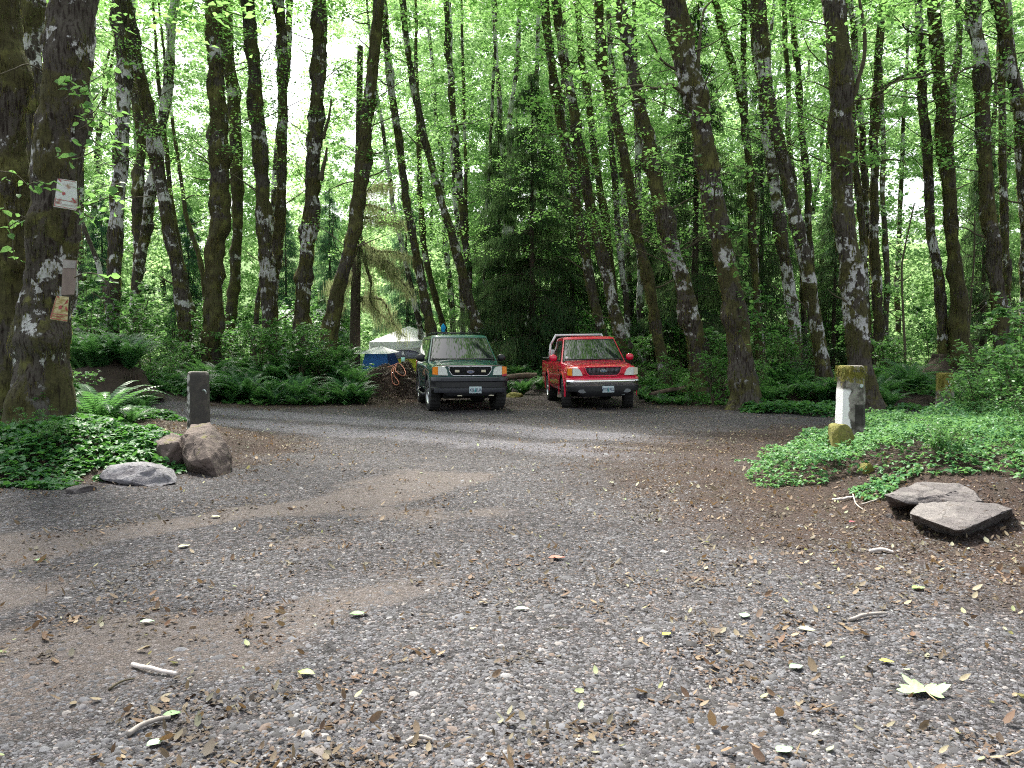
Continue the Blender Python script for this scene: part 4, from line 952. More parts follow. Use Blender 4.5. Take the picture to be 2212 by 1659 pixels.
cover("ground_cover", lambda x, y: 1 - ((x - 7.2) / 1.5) ** 2 - ((y - 19.6) / 1.1) ** 2, (5, 9.5, 18, 21.5), 4200, .3, .10, 'cover_l', 25)
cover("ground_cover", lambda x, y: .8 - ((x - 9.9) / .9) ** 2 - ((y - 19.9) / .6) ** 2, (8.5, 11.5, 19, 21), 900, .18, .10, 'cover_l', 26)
cover("ground_cover", lambda x, y: (y - 22.4) * .3 - .25 * (np.abs(x - .7) < 3.6) * 8 - 3 * ((np.abs(x + 3.4) < 1.1) & (y < 27.5)), (-16, 20, 22, 34), 26000, .3, .12, 'leaf_under', 27, .6)
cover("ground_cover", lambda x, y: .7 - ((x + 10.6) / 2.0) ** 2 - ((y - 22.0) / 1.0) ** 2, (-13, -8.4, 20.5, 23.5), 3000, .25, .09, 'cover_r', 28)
# shrub in front right
for (u, v, s, k, lab) in ((2110, 905, .42, 2, "small-leaved dark shrub on the right verge behind the ground cover"), (2170, 890, .5, 0, "leafy shrub at the right edge behind the small-leaved dark one"), (2060, 930, .32, 2, "little shrub in front of the far right post")):
    d = 12.5 if u > 2080 else 13.2
    shrub((u - CU) / F * d, d, s * 1.5, lab, None, k)

for (u, d, sc, k, lab) in ((2195, 11.6, .62, 1, "broad-leaved shrub cut by the right edge above the ground cover"), (2225, 10.2, .5, 0, "shrub at the extreme right edge nearest the camera"), (2135, 14.0, .6, 1, "taller leafy shrub behind the right verge shrubs"), (2205, 14.5, .8, 3, "tall arching shrub at the right edge below the leaning trunk")):
    shrub((u - CU) / F * d, d, sc, lab, None, k)
random.seed(99)
for q in range(26):
    x, y = random.uniform(4.5, 11.5), random.uniform(7.2, 13.5)
    if isl_right(x, y) < .1: continue
    shrub(x, y, random.uniform(.18, .34), "small leafy seedling poking out of the bright ground cover on the right", "seedlings in the right ground cover", 2, "plant", "seedling")
for q in range(16):
    x, y = random.uniform(-12, -5), random.uniform(8.6, 12.5)
    if isl_left(x, y) < .15: continue
    shrub(x, y, random.uniform(.16, .30), "small leafy seedling poking out of the dark ground cover under the sign tree", "seedlings in the left ground cover", 0, "plant", "seedling")
# ------------------------------------------------------------------ rocks
def rock(label, u, v, size, mat, seed, rz=0., lift=0., chop=9, y=None, nm="boulder", slab=False, grow=1.0):
    p = gp(u, v) if y is None else np.array([(u - CU) / F * y, y, 0]); x, yy = p[0], p[1] + size[1] * .5; z = T(x, yy)
    r = np.random.default_rng(seed)
    bm = bmesh.new(); bmesh.ops.create_icosphere(bm, subdivisions=5, radius=1)
    V = np.array([v_.co[:] for v_ in bm.verts])
    for q in range(chop):                                   # flat broken faces
        n = r.normal(0, 1, 3); n[2] = n[2] * (.5 if not slab else .2); n /= np.linalg.norm(n); c = r.uniform(.42, .78); dd = V @ n; k = dd > c
        V[k] -= np.outer(dd[k] - c, n) * .97
    if slab: V[:, 2] = np.clip(V[:, 2], -.5, .55 + .10 * V[:, 0])
    V += (fbm(V * 2.2, seed, 3) * .07)[:, None] * V + (fbm(V * 9, seed + 5, 2) * .018)[:, None] * V
    for v_, c in zip(bm.verts, V): v_.co = Vector((c[0] * size[0], c[1] * size[1], c[2] * size[2]))
    me = bpy.data.meshes.new(nm); bm.to_mesh(me); bm.free(); me.materials.append(M[mat])
    me.polygons.foreach_set("use_smooth", np.ones(len(me.polygons), bool)); me.set_sharp_from_angle(angle=R(28))
    o = link(nm, me, None, (x, yy, z + lift)); o.rotation_euler = (0, 0, rz); return tag(o, label, "rock")
def hull_rock(label, pts, mat, seed, nm="boulder", rough=.02, cuts=5):
    P = np.array(pts); c = P.mean(0); c[2] = T(c[0], c[1]) + (.05 if nm == 'rock_slab' else 0); P = P - (np.array([0, 0, .0]))
    bm = bmesh.new()
    for p in P - c: bm.verts.new(p)
    bmesh.ops.convex_hull(bm, input=bm.verts[:]); bmesh.ops.delete(bm, geom=[v_ for v_ in bm.verts if not v_.link_faces], context='VERTS')
    bmesh.ops.bevel(bm, geom=bm.edges[:], offset=.007, segments=2, profile=.6, affect='EDGES', clamp_overlap=True)
    bmesh.ops.triangulate(bm, faces=bm.faces[:])
    for _ in range(6):
        e = [q for q in bm.edges if q.calc_length() > .05]
        if not e: break
        bmesh.ops.subdivide_edges(bm, edges=e, cuts=1); bmesh.ops.triangulate(bm, faces=bm.faces[:])
    bm.normal_update(); V = np.array([v_.co[:] for v_ in bm.verts]); N_ = np.array([v_.normal[:] for v_ in bm.verts])
    d = rough * (fbm(V * 9, seed, 4) * .7 - 1.3 * np.clip(1 - 6 * np.abs(noise3(V * 4.2 + 5, seed + 3)), 0, 1) * .6 + .8 * np.sign(noise3(V * 3.1 + 9, seed + 4)) * .5)
    V = V + N_ * d[:, None]
    for v_, q in zip(bm.verts, V): v_.co = q
    me = bpy.data.meshes.new(nm); bm.to_mesh(me); bm.free(); me.materials.append(M[mat]); me.polygons.foreach_set("use_smooth", np.ones(len(me.polygons), bool)); me.set_sharp_from_angle(angle=R(38))
    c[2] -= .09 if nm == 'rock_slab' else .0; return tag(link(nm, me, None, tuple(c)), label, "rock")
A_ = lambda *q: [at(u, v, y) for u, v, y in q]
hull_rock("large brown angular boulder in front of the dark left post", A_((454, 911, 10.5), (412, 917, 10.7), (398, 935, 10.3), (385, 962, 10.4), (405, 998, 9.9), (474, 1035, 9.7), (497, 1025, 9.95), (503, 988, 10.3), (486, 956, 10.2), (470, 926, 10.4), (440, 950, 9.95), (452, 990, 9.7), (440, 930, 11.1), (500, 1000, 10.9), (390, 1000, 10.9), (400, 1040, 10.3), (490, 1045, 10.6)), 'rock_brown', 12, rough=.018)
hull_rock("brown shoulder of rock half buried in leaf mould left of the large brown boulder", A_((332, 951, 10.3), (320, 985, 10.2), (372, 934, 10.5), (392, 944, 10.5), (400, 985, 10.2), (350, 1000, 9.95), (345, 960, 10.05), (385, 955, 10.1), (340, 990, 10.9), (395, 990, 10.9), (370, 940, 11.0), (330, 1010, 10.2), (395, 1010, 10.2)), 'rock_brown', 21, rough=.018)
hull_rock("pale grey flat-topped boulder lying lowest of the left group", A_((214, 1032, 9.15), (231, 1006, 9.3), (262, 998, 9.5), (326, 999, 9.4), (337, 1006, 9.05), (379, 1013, 9.3), (382, 1041, 9.05), (338, 1056, 8.85), (318, 1046, 8.95), (262, 1036, 9.0), (230, 1038, 9.1), (230, 1030, 9.7), (375, 1035, 9.8), (300, 1003, 9.8), (300, 1060, 9.3)), 'rock_grey', 33, rough=.018)
G_ = lambda *q: [gp(u, v, z) for u, v, z in q]
hull_rock("upper flat grey slab of the two on the right verge", G_((1911, 1048, .30), (1921, 1064, .22), (1960, 1066, .24), (1998, 1019, .36), (2068, 1021, .36), (2104, 1038, .32), (2128, 1062, .26), (2040, 1076, .20), (1924, 1080, .05), (1965, 1086, .05), (2040, 1095, .02), (2135, 1078, .05), (2090, 1050, .0), (1990, 1060, .0)), 'rock_slab', 61, "rock_slab", .014)
hull_rock("lower flat slab with a dark broken front corner, at the right verge", G_((1965, 1086, .26), (1986, 1065, .29), (2060, 1060, .31), (2150, 1062, .31), (2186, 1077, .28), (2180, 1092, .18), (2083, 1119, .22), (2065, 1121, .215), (1972, 1108, .08), (2010, 1140, -.06), (2064, 1162, -.10), (2082, 1158, -.10), (2190, 1120, -.08), (2190, 1090, -.12), (1990, 1085, -.12)), 'rock_slab', 75, "rock_slab", .012)
rock("small tan stone just left of the pale grey boulder", 168, 1068, (.17, .12, .07), 'rock_slab', 41, .3, .0, 7, nm="stone")
rock("moss-covered boulder leaning on the base of the near right post", 1822, 1020, (.29, .24, .31), 'rock_moss', 52, .1, .04, 4)
rock("small moss-topped stone between the ground cover and the upper slab", 1878, 1052, (.11, .09, .10), 'rock_moss', 81, 0, .0, 5, nm="stone")
rock("small dark stone in front of the lower slab", 1925, 1118, (.06, .05, .04), 'rock_slab', 83, 0, 0, 7, nm="stone")
rock("mossy half-buried stone between the two vehicles", 1112, 836, (.30, .22, .16), 'rock_moss', 91, 0, .0, 5, y=25.6, nm="stone")

# ------------------------------------------------------------------ posts
def post_mat(name, kind):
    t = NT(name); v = t.mapping((1, 1, 1), False); sx = t.n.new("ShaderNodeSeparateXYZ"); t.l.new(v, sx.inputs[0]); X, Y, Z = sx.outputs
    n = t.noise(v, 7, 6, .6); conc = t.mix(t.noise(v, 20, 6, .7), (.16, .145, .125), (.34, .32, .29))
    dark = t.mix(t.noise(v, 25, 5), (.035, .030, .024), (.10, .09, .075))
    paint = t.mix(t.noise(v, 12, 5), (.62, .62, .62), (.82, .82, .83))
    moss = t.mix(t.noise(v, 60, 4), (.06, .05, .01), (.24, .22, .035))
    if kind == 'near':
        col = t.mix(t.step(n, .42, .6), conc, dark)
        pm = t.step(t.math('ADD', t.math('MULTIPLY', X, -1), t.math('MULTIPLY', t.math('SUBTRACT', n, .5), .16)), .095, .112)
        pm = t.math('MULTIPLY', pm, t.step(t.math('SUBTRACT', .86, t.math('ADD', Z, t.math('MULTIPLY', n, .1))), 0, .06)); col = t.mix(pm, col, paint)
        hole = t.math('MULTIPLY', t.math('MULTIPLY', t.step(X, -.035, -.025), t.step(t.math('SUBTRACT', .60, t.math('ADD', Z, t.math('MULTIPLY', n, .04))), 0, .01)), t.step(Z, .24, .34)); col = t.mix(t.math('MULTIPLY', hole, .85), col, (.012, .010, .008))  # no hollow in the mesh; its shade is painted as a near-black patch
        mz = t.step(t.math('ADD', Z, t.math('MULTIPLY', t.math('SUBTRACT', t.noise(v, 9, 5), .5), .55)), .86, .93); mz = t.math('MULTIPLY', mz, t.math('SUBTRACT', 1.0, t.math('MULTIPLY', t.step(Z, 1.0, 1.03), t.step(X, -.07, -.04)))); col = t.mix(mz, col, moss)
    elif kind == 'far':
        col = t.mix(t.step(n, .4, .55), conc, dark); col = t.mix(t.step(t.math('SUBTRACT', .34, t.math('ADD', Z, t.math('MULTIPLY', n, .12))), 0, .05), col, t.mix(t.noise(v, 15, 5), (.4, .36, .32), (.72, .70, .66)))
        mz = t.step(t.math('ADD', Z, t.math('MULTIPLY', t.math('SUBTRACT', t.noise(v, 6, 5), .5), 1.0)), .62, .74); col = t.mix(mz, col, moss)
    else:
        col = t.mix(t.step(n, .38, .55), dark, t.mix(n, (.018, .017, .015), (.06, .055, .048)))
        pm = t.math('MULTIPLY', t.step(t.math('ADD', t.math('MULTIPLY', X, -1), t.math('MULTIPLY', n, .05)), .10, .12), t.step(t.noise(v, 14, 5), .45, .6)); col = t.mix(pm, col, (.42, .41, .38))
        col = t.mix(t.math('MULTIPLY', t.step(Z, 1.045, 1.055), t.step(n, .4, .6)), col, (.26, .25, .235))
    b = t.bump(t.noise(v, 30, 6, .7), .6, .012)
    return t.fin(col, .9, b)
def post(label, x, y, w, h, kind, taper=.9, rz=0., sink=.3, mats=None, round_=.22):
    z = T(x, y); t_ = thing("concrete_post", label, "post", (x, y, z), rz)
    c = w * round_; hw = w / 2; oct_ = np.array([(-hw + c, -hw), (hw - c, -hw), (hw, -hw + c), (hw, hw - c), (hw - c, hw), (-hw + c, hw), (-hw, hw - c), (-hw, -hw + c)])
    pts = []
    for a, b in zip(oct_, np.roll(oct_, -1, 0)): pts += [a, a * .67 + b * .33, a * .33 + b * .67]
    pts = np.array(pts); zs = np.concatenate([np.linspace(-sink, h - .05, 34), [h - .045, h - .02, h - .004, h]]); sc = np.concatenate([np.linspace(1.06, taper, 34), [taper * .985, taper * .93, taper * .85, taper * .80]])
    rings = []
    for q, (zz, s) in enumerate(zip(zs, sc)):
        P = np.column_stack([pts * s, np.full(len(pts), zz)]); P[:, :2] *= (1 + .022 * fbm(P * 7, 31, 2))[:, None]; rings.append(P)
    MB().loft(rings).build("post_shaft", [post_mat("post_" + kind, kind)], t_, True, 35)
    return t_
M['steel'] = plain("dull_steel", (.45, .5, .52), .35, Metallic=.8)
p = at(1835, 985, 10.9); near = post("tall weathered concrete post with white paint on its left face and moss on top", p[0], 10.9, .34, 1.10, 'near', rz=.12)
MB().disc((.055, -.166, .83), .026, 14, 'y', .014).build("bolt_head", [M['steel']], near, True, 40)
r = np.random.default_rng(5); n = 1100; a = r.uniform(0, 2 * PI, n); zz = 1.1 - r.uniform(0, .3, n) ** 1.5 * 1.2; q = .158
V, Tr = strands(np.stack([np.clip(np.cos(a) * .2, -q, q), np.clip(np.sin(a) * .2, -q, q), zz], -1), np.stack([np.cos(a), np.sin(a), .3 + 0 * a], -1), .035, .006, r, .6)
M['moss_green'] = leaf_mat("post_moss", [(.08, .07, .012), (.15, .13, .02), (.20, .19, .03)], (.2, .2, .04), .2, .9, 3.)
link("moss", mesh_np("moss", V, None, Tr, M['moss_green']), near)
p = at(2040, 905, 16.6); far = post("shorter moss-topped concrete post standing further back on the right", p[0], 16.6, .32, 1.06, 'far', taper=.97, rz=-.2, round_=.3)
MB().disc((.03, -.163, .80), .02, 12, 'y', .012).box((.0, -.168, .86), (.02, -.158, .91)).build("bolt_head", [M['steel']], far, True, 40)
n = 900; a = r.uniform(0, 2 * PI, n); zz = 1.06 - r.uniform(0, .35, n) ** 1.4 * 1.3; q = .15
V, Tr = strands(np.stack([np.clip(np.cos(a) * .19, -q, q), np.clip(np.sin(a) * .19, -q, q), zz], -1), np.stack([np.cos(a), np.sin(a), .3 + 0 * a], -1), .035, .007, r, .6)
link("moss", mesh_np("moss", V, None, Tr, M['moss_green']), far)
p = at(431, 1000, 11.2); lp = post("dark concrete post standing behind the large brown boulder on the left", p[0], 11.2, .27, 1.07, 'left', taper=.98, rz=.08, round_=.25)
MB().tube(smooth_curve([(.10, -.14, .80), (.13, -.17, .82), (.155, -.17, .79), (.15, -.15, .76)], 12), .008, 6).build("wire_loop", [M['steel']], lp, True)
# campsite number post beyond the mound
p = at(871, 793, 26.2); z = T(p[0], 26.2); t_ = thing("site_post", "thin dark campsite marker post with a number plate, in front of the white tent", "post", (p[0], 26.2, z))
top = at(871, 755, 26.2)[2] - z
M['dark_metal'] = plain("dark_metal", (.03, .035, .035), .5); M['pale_green'] = plain("pale_green_sticker", (.38, .72, .62), .5); M['white'] = plain("white_paint", (.8, .8, .8), .5, .04)
MB().box((-.06, -.02, -.3), (.06, .02, top)).build("shaft", [M['dark_metal']], t_, bevel=.005)
MB().box((-.058, -.0245, top * .45), (.058, -.0205, top * .68)).build("reflective_band", [M['pale_green']], t_)

def text(body, size, mat, parent, loc, rot=(PI / 2, 0, 0), name="lettering", extrude=.001, sx=1., bold=0.):
    cu = bpy.data.curves.new(name, 'FONT'); cu.body = body; cu.size = size; cu.extrude = extrude; cu.align_x = 'CENTER'; cu.align_y = 'CENTER'; cu.offset = bold
    tmp = bpy.data.objects.new("tmp_text", cu); COL.objects.link(tmp); dg = bpy.context.evaluated_depsgraph_get()
    me = bpy.data.meshes.new_from_object(tmp.evaluated_get(dg)); bpy.data.objects.remove(tmp); me.name = name; me.materials.clear(); me.materials.append(mat)
    o = link(name, me, parent, loc); o.rotation_euler = rot; o.scale = (sx, 1, 1); return o
text("R", .17, M['white'], t_, (0, -.0215, top * .83), bold=.003)

# ------------------------------------------------------------------ signs on the tree
def sign(label, nm, corners, d, mat, th=.006):
    """flat plate whose corners (clockwise from top left) are seen at these places"""
    C = np.array([at(u, v, d + e) for u, v, e in corners]); b = C.mean(0)
    t_ = thing(nm, label, "sign", tuple(b)); c = C - b
    n = np.cross(c[1] - c[0], c[3] - c[0]); n /= np.linalg.norm(n)
    if n[1] > 0: n = -n
    N_ = 8; uu = np.linspace(0, 1, N_)
    G = np.array([[(1 - v) * ((1 - u) * c[0] + u * c[1]) + v * ((1 - u) * c[3] + u * c[2]) - n * .020 * (2 * u - 1) ** 2 for u in uu] for v in uu])
    def surf(u, v, o=.002): return (1 - v) * ((1 - u) * c[0] + u * c[1]) + v * ((1 - u) * c[3] + u * c[2]) - n * .020 * (2 * u - 1) ** 2 + n * o
    m = MB(); fr, bk = G, G - n * th
    i = (np.arange(N_ - 1)[:, None] * N_ + np.arange(N_ - 1)[None, :]); q = np.stack([i, i + 1, i + N_ + 1, i + N_], -1).reshape(-1, 4)
    m.add(fr.reshape(-1, 3), q); m.add(bk.reshape(-1, 3), q[:, ::-1])
    edge = [(0, k) for k in range(N_)] + [(k, N_ - 1) for k in range(1, N_)] + [(N_ - 1, k) for k in range(N_ - 2, -1, -1)] + [(k, 0) for k in range(N_ - 2, 0, -1)]
    e1 = np.array([fr[a] for a in edge]); e2 = np.array([bk[a] for a in edge]); k = len(edge); m.add(np.vstack([e1, e2]), [(j, (j + 1) % k, (j + 1) % k + k, j + k) for j in range(k)])
    m.build("plate", [mat], t_, False)
    return t_, surf
def patch(t_, surf, name, quad, mat, n=22, o=.007):
    """painted mark lying on a plate, corners given as fractions of it"""
    q = np.array(quad, float); V = []; uu = np.linspace(0, 1, n)
    for v in (0, 1):
        for u in uu:
            a = (q[0] * (1 - u) + q[1] * u) * (1 - v) + (q[3] * (1 - u) + q[2] * u) * v; V.append(surf(a[0], a[1], o))
    V = np.array(V); F_ = [(k, k + 1, n + k + 1, n + k) for k in range(n - 1)]
    return link(name, mesh_np(name, V, F_, None, mat), t_)
t = NT("weathered_white_sign"); v = t.mapping(); M['sign_white'] = t.fin(t.mix(t.step(t.noise(v, 9, 6, .65), .50, .68), (.58, .62, .58), (.30, .20, .14)), .7)
t = NT("weathered_yellow_sign"); v = t.mapping((1, 1, 2.5)); M['sign_yellow'] = t.fin(t.mix(t.step(t.noise(v, 9, 6, .7), .40, .62), (.52, .47, .26), (.26, .19, .06)), .75)
t = NT("faded_red"); v = t.mapping(); M['sign_red'] = t.fin(t.mix(t.noise(v, 30, 5), (.42, .05, .06), (.30, .10, .09)), .7)
t = NT("grey_board"); v = t.mapping((1, 1, .2)); M['board'] = t.fin(t.mix(t.noise(v, 18, 5), (.13, .10, .085), (.27, .21, .18)), .8, t.bump(t.noise(v, 40, 3), .4, .004))
D_S = 11.08
t_, sf = sign("weathered white warning sign with a red diagonal stripe, topmost on the mossy tree", "warning_sign", [(123, 385, .0), (164, 391, .02), (166, 455, .02), (114, 446, .0)], D_S - .05, M['sign_white'])
patch(t_, sf, "red_stripe", [(.02, .0), (.12, .0), (.98, .72), (.88, .72)], M['sign_red'])
patch(t_, sf, "red_mark", [(.33, .46), (.48, .44), (.50, .52), (.36, .55)], M['sign_red'])
for nm, q in (("border_line", [(.04, .705), (.97, .725), (.97, .742), (.04, .722)]), ("border_line", [(.03, .02), (.95, .02), (.95, .035), (.03, .035)]), ("border_line", [(.03, .70), (.06, .70), (.06, .97), (.03, .97)]), ("border_line", [(.03, .955), (.97, .955), (.97, .97), (.03, .97)])): patch(t_, sf, nm, q, M['sign_red'])
c = sf(.22, .84, .004); o = text("NO", .050, M['sign_red'], t_, tuple(c)); o.rotation_euler = (PI / 2, R(7), R(2))
M['sign_faint'] = plain("washed_out_red", (.46, .38, .36), .8)
c = sf(.64, .87, .004); o = text("FIREWORKS", .030, M['sign_faint'], t_, tuple(c)); o.rotation_euler = (PI / 2, R(7), R(2))
t_, sf = sign("upright grey-brown board nailed below the white warning sign", "wooden_board", [(135, 560, 0), (165, 562, .03), (159, 636, .03), (131, 637, 0)], D_S - .05, M['board'], .02)
patch(t_, sf, "pale_strip", [(.05, .02), (.95, .02), (.95, .24), (.05, .24)], plain("pale_board", (.30, .28, .26), .8))
t_, sf = sign("small stained yellow warning sign with a red cross-out, lowest on the mossy tree", "warning_sign", [(120, 639, 0), (147, 641, .02), (144, 695, .02), (106, 689, 0)], D_S - .08, M['sign_yellow'])
patch(t_, sf, "red_stripe", [(.08, .0), (.22, .0), (1.0, .50), (.96, .60)], M['sign_red'])
patch(t_, sf, "red_mark", [(.50, .46), (.66, .42), (.96, .10), (.99, .22)], M['sign_red'])
patch(t_, sf, "red_mark", [(.40, .42), (.60, .36), (.64, .50), (.44, .54)], M['sign_red'])
for nm, q in (("border_line", [(.04, .74), (.99, .72), (.99, .75), (.04, .77)]), ("border_line", [(.03, .94), (.98, .95), (.98, .975), (.03, .965)]), ("border_line", [(.04, .10), (.09, .10), (.06, .95), (.02, .95)])): patch(t_, sf, nm, q, M['sign_red'])
c = sf(.50, .85, .004); o = text("NO FIREWO", .036, M['sign_red'], t_, tuple(c)); o.rotation_euler = (PI / 2, R(7), R(2))

# ------------------------------------------------------------------ camp
def cloth(name, col, rough=.8, tw=.25):
    t = NT(name); v = t.mapping(); c = t.mix(t.noise(v, 6, 4), tuple(x * .9 for x in col), col)
    t.fin(c, rough, t.bump(t.noise(v, 2.5, 4), .5, .05)); tr = t.n.new("ShaderNodeBsdfTranslucent"); t.set(tr.inputs[0], c)
    mx = t.n.new("ShaderNodeMixShader"); mx.inputs[0].default_value = tw; t.l.new(t.p.outputs[0], mx.inputs[1]); t.l.new(tr.outputs[0], mx.inputs[2]); t.l.new(mx.outputs[0], t.out.inputs[0]); return t.m
M['tent_white'] = cloth("white_tent_cloth", (.82, .84, .86), .7, .35); M['tent_yellow'] = cloth("yellow_tent_cloth", (.62, .66, .06), .7, .35); M['tent_grey'] = cloth("grey_tent_door", (.36, .37, .48))
M['tent_blue'] = cloth("blue_tent_cloth", (.03, .14, .42)); M['tent_navy'] = cloth("navy_tent_cloth", (.02, .06, .22)); M['tent_pale'] = cloth("pale_blue_cloth", (.50, .72, .80)); M['trim'] = plain("dark_trim", (.12, .12, .18), .7)
def sheet(m, a, b, c, d, n=8, sag=.0, mi=0):
    a, b, c, d = map(np.array, (a, b, c, d)); u = np.linspace(0, 1, n); G = []
    nn = np.cross(b - a, d - a).astype(float); nn /= np.linalg.norm(nn) + 1e-9
    for v in u: G.append([(1 - v) * ((1 - s) * a + s * b) + v * ((1 - s) * d + s * c) - nn * sag * 16 * s * (1 - s) * v * (1 - v) * .25 for s in u])
    G = np.array(G).reshape(-1, 3); i = (np.arange(n - 1)[:, None] * n + np.arange(n - 1)[None, :]); return m.add(G, np.stack([i, i + 1, i + n + 1, i + n], -1).reshape(-1, 4), m=mi)
def big_tent():
    d = 36; b = at(868, 800, d); z0 = T(b[0], d); t_ = thing("cabin_tent", "large white and yellow cabin tent with a grey arched door, behind the soil mound", "tent", (b[0], d, z0), R(-6))
    H = at(868, 702, d)[2] - z0; hw = 1.45; e = H * .74; w0 = hw * 1.1; D = 3.2; k = .34 * H
    y0 = -.15
    m = MB(); sheet(m, (-w0, y0, 0), (w0, y0, 0), (w0 * .98, y0 + .05, k), (-w0 * .98, y0 + .05, k)); m.build("yellow_skirt", [M['tent_yellow']], t_)
    m = MB(); sheet(m, (-w0 * .98, y0 + .05, k), (w0 * .98, y0 + .05, k), (hw * .9, .25, e), (-hw * .9, .25, e), sag=.05); sheet(m, (w0 * .98, D, k), (-w0 * .98, D, k), (-hw * .9, D - .3, e), (hw * .9, D - .3, e)); m.build("wall", [M['tent_white']], t_)
    m = MB(); sheet(m, (w0, y0, 0), (w0, D, 0), (hw * .9, D - .3, e), (hw * .9, .25, e), sag=.04); sheet(m, (-w0, D, 0), (-w0, y0, 0), (-hw * .9, .25, e), (-hw * .9, D - .3, e), sag=.04); m.build("side_wall", [M['tent_yellow']], t_)
    m = MB(); apex = (0, D * .45, H)                                    # rain fly
    c = [(-hw * 1.02, -.12, e * .90), (hw * 1.0, -.12, e * .93), (hw * 1.02, D, e * .93), (-hw * 1.02, D, e * .9)]
    for a in range(4): sheet(m, c[a], c[(a + 1) % 4], apex, apex, 9, .1)
    lo = [(-hw * 1.0, -.2, e * .66), (hw * .55, -.2, e * .74)]; sheet(m, lo[0], lo[1], c[1], c[0], 6, .04)
    m.build("rain_fly", [M['tent_white']], t_, True)
    m = MB(); P = [(-.55, k), (.85, k)] + [(.15 + .70 * math.cos(a), e * .55 + .22 * math.sin(a)) for a in np.linspace(0, PI, 12)]; P = np.array(P)
    def on(p, o): f = (p[1] - k) / (e - k); return (p[0], y0 + .05 + (.25 - y0 - .05) * f - o, p[1])
    V = [on(p, .03) for p in P] + [on(p, .018) for p in P]; n = len(P); cc = on(P.mean(0), .03)
    MB().add(V + [cc], [(a, (a + 1) % n, n + (a + 1) % n, n + a) for a in range(n)], [(2 * n, a, (a + 1) % n) for a in range(n)]).build("door", [M['tent_grey']], t_)
    MB().tube([on(p, .035) for p in list(P[2:]) + [P[0]]], .025, 5).build("door_trim", [M['trim']], t_)
    MB().tube([(hw * .98, -.1, e * .93), (hw * 1.5, -.8, e * 1.25)], .008, 4).tube([(hw * .92, .1, e * .9), (w0 * 1.02, -.05, .4)], .03, 5).build("guy_line", [M['trim']], t_)
big_tent()
def blue_tent():
    d = 32; b = at(822, 800, d); z0 = T(b[0], d); t_ = thing("dome_tent", "small blue tent with a white fly in front of the big white tent", "tent", (b[0], d, z0), R(-8))
    H = at(828, 750, d)[2] - z0; w_ = .85; D = 1.9; m = MB()
    a, b_, c, e = (-w_ * 1.1, 0, 0), (w_ * .42, -.1, 0), (w_ * .22, .3, H * .86), (-w_ * .85, .3, H * .86)
    sheet(m, a, b_, c, e, 8, .04); m.build("front_wall", [M['tent_blue']], t_)
    m = MB(); sheet(m, b_, (w_ * .98, D * .5, 0), (w_ * .3, D * .5, H * .9), c, 8, .03); sheet(m, (-w_ * 1.1, D, 0), a, e, (-w_ * .85, D * .8, H * .86), 6); sheet(m, (w_ * .98, D * .5, 0), (-w_ * 1.1, D, 0), (-w_ * .85, D * .8, H * .86), (w_ * .3, D * .5, H * .9), 6); m.build("side_wall", [M['tent_navy']], t_)
    m = MB(); ap = (-w_ * .3, D * .45, H * 1.04)
    q = [(-w_ * 1.3, -.05, H * .80), (w_ * .35, .0, H * .80), (w_ * .62, D * .5, H * .86), (-w_ * 1.1, D, H * .8)]
    for k in range(4): sheet(m, q[k], q[(k + 1) % 4], ap, ap, 7, .05)
    m.build("rain_fly", [M['tent_white']], t_, True)
blue_tent()
def far_shelter():
    d = 39; b = at(650, 720, d); z0 = T(b[0], d); t_ = thing("far_tent", "pale blue tent roof glimpsed between the trunks behind the fern bank", "tent", (b[0], d, z0)); H = at(650, 668, d)[2] - z0; w_ = 1.6
    m = MB(); sheet(m, (-w_, -1, H * .72), (w_ * 1.2, -1, H * .66), (w_, .3, H), (-w_ * .8, .3, H), 8, .06); sheet(m, (w_ * 1.2, 1.6, H * .66), (-w_, 1.6, H * .7), (-w_ * .8, .3, H), (w_, .3, H), 8, .05); m.build("roof", [M['tent_white']], t_, True)
    m = MB(); sheet(m, (-w_, -.9, 0), (w_, -.9, 0), (w_ * 1.1, -.95, H * .68), (-w_, -.95, H * .7)); sheet(m, (w_, 1.6, 0), (-w_, 1.6, 0), (-w_, 1.55, H * .7), (w_ * 1.1, 1.55, H * .68)); m.build("wall", [M['tent_pale']], t_)
far_shelter()
p = at(957, 708, 30.5); t_ = thing("cloth_bag", "bright blue cloth bag hanging from a line above the roof of the green car", "bag", tuple(p))
M['cyan'] = cloth("bright_blue_cloth", (.02, .38, .75))
Z = np.linspace(.16, -.16, 12); A = np.linspace(0, 2 * PI, 12, endpoint=False)
MB().loft([[(math.cos(a) * w_ * (1 + .25 * math.cos(3 * a)) + .02 * z, math.sin(a) * w_ * .7, z) for a in A] for z, w_ in zip(Z, np.interp(Z, [-.16, -.08, .02, .10, .16], [.05, .075, .085, .05, .012]))]).build("bag_cloth", [M['cyan']], t_, True)
MB().tube(smooth_curve([(-1.6, .3, .10), (-.6, .1, .14), (0, 0, .17), (.6, 0, .27)], 16), .006, 4).build("line", [M['twig']], t_)
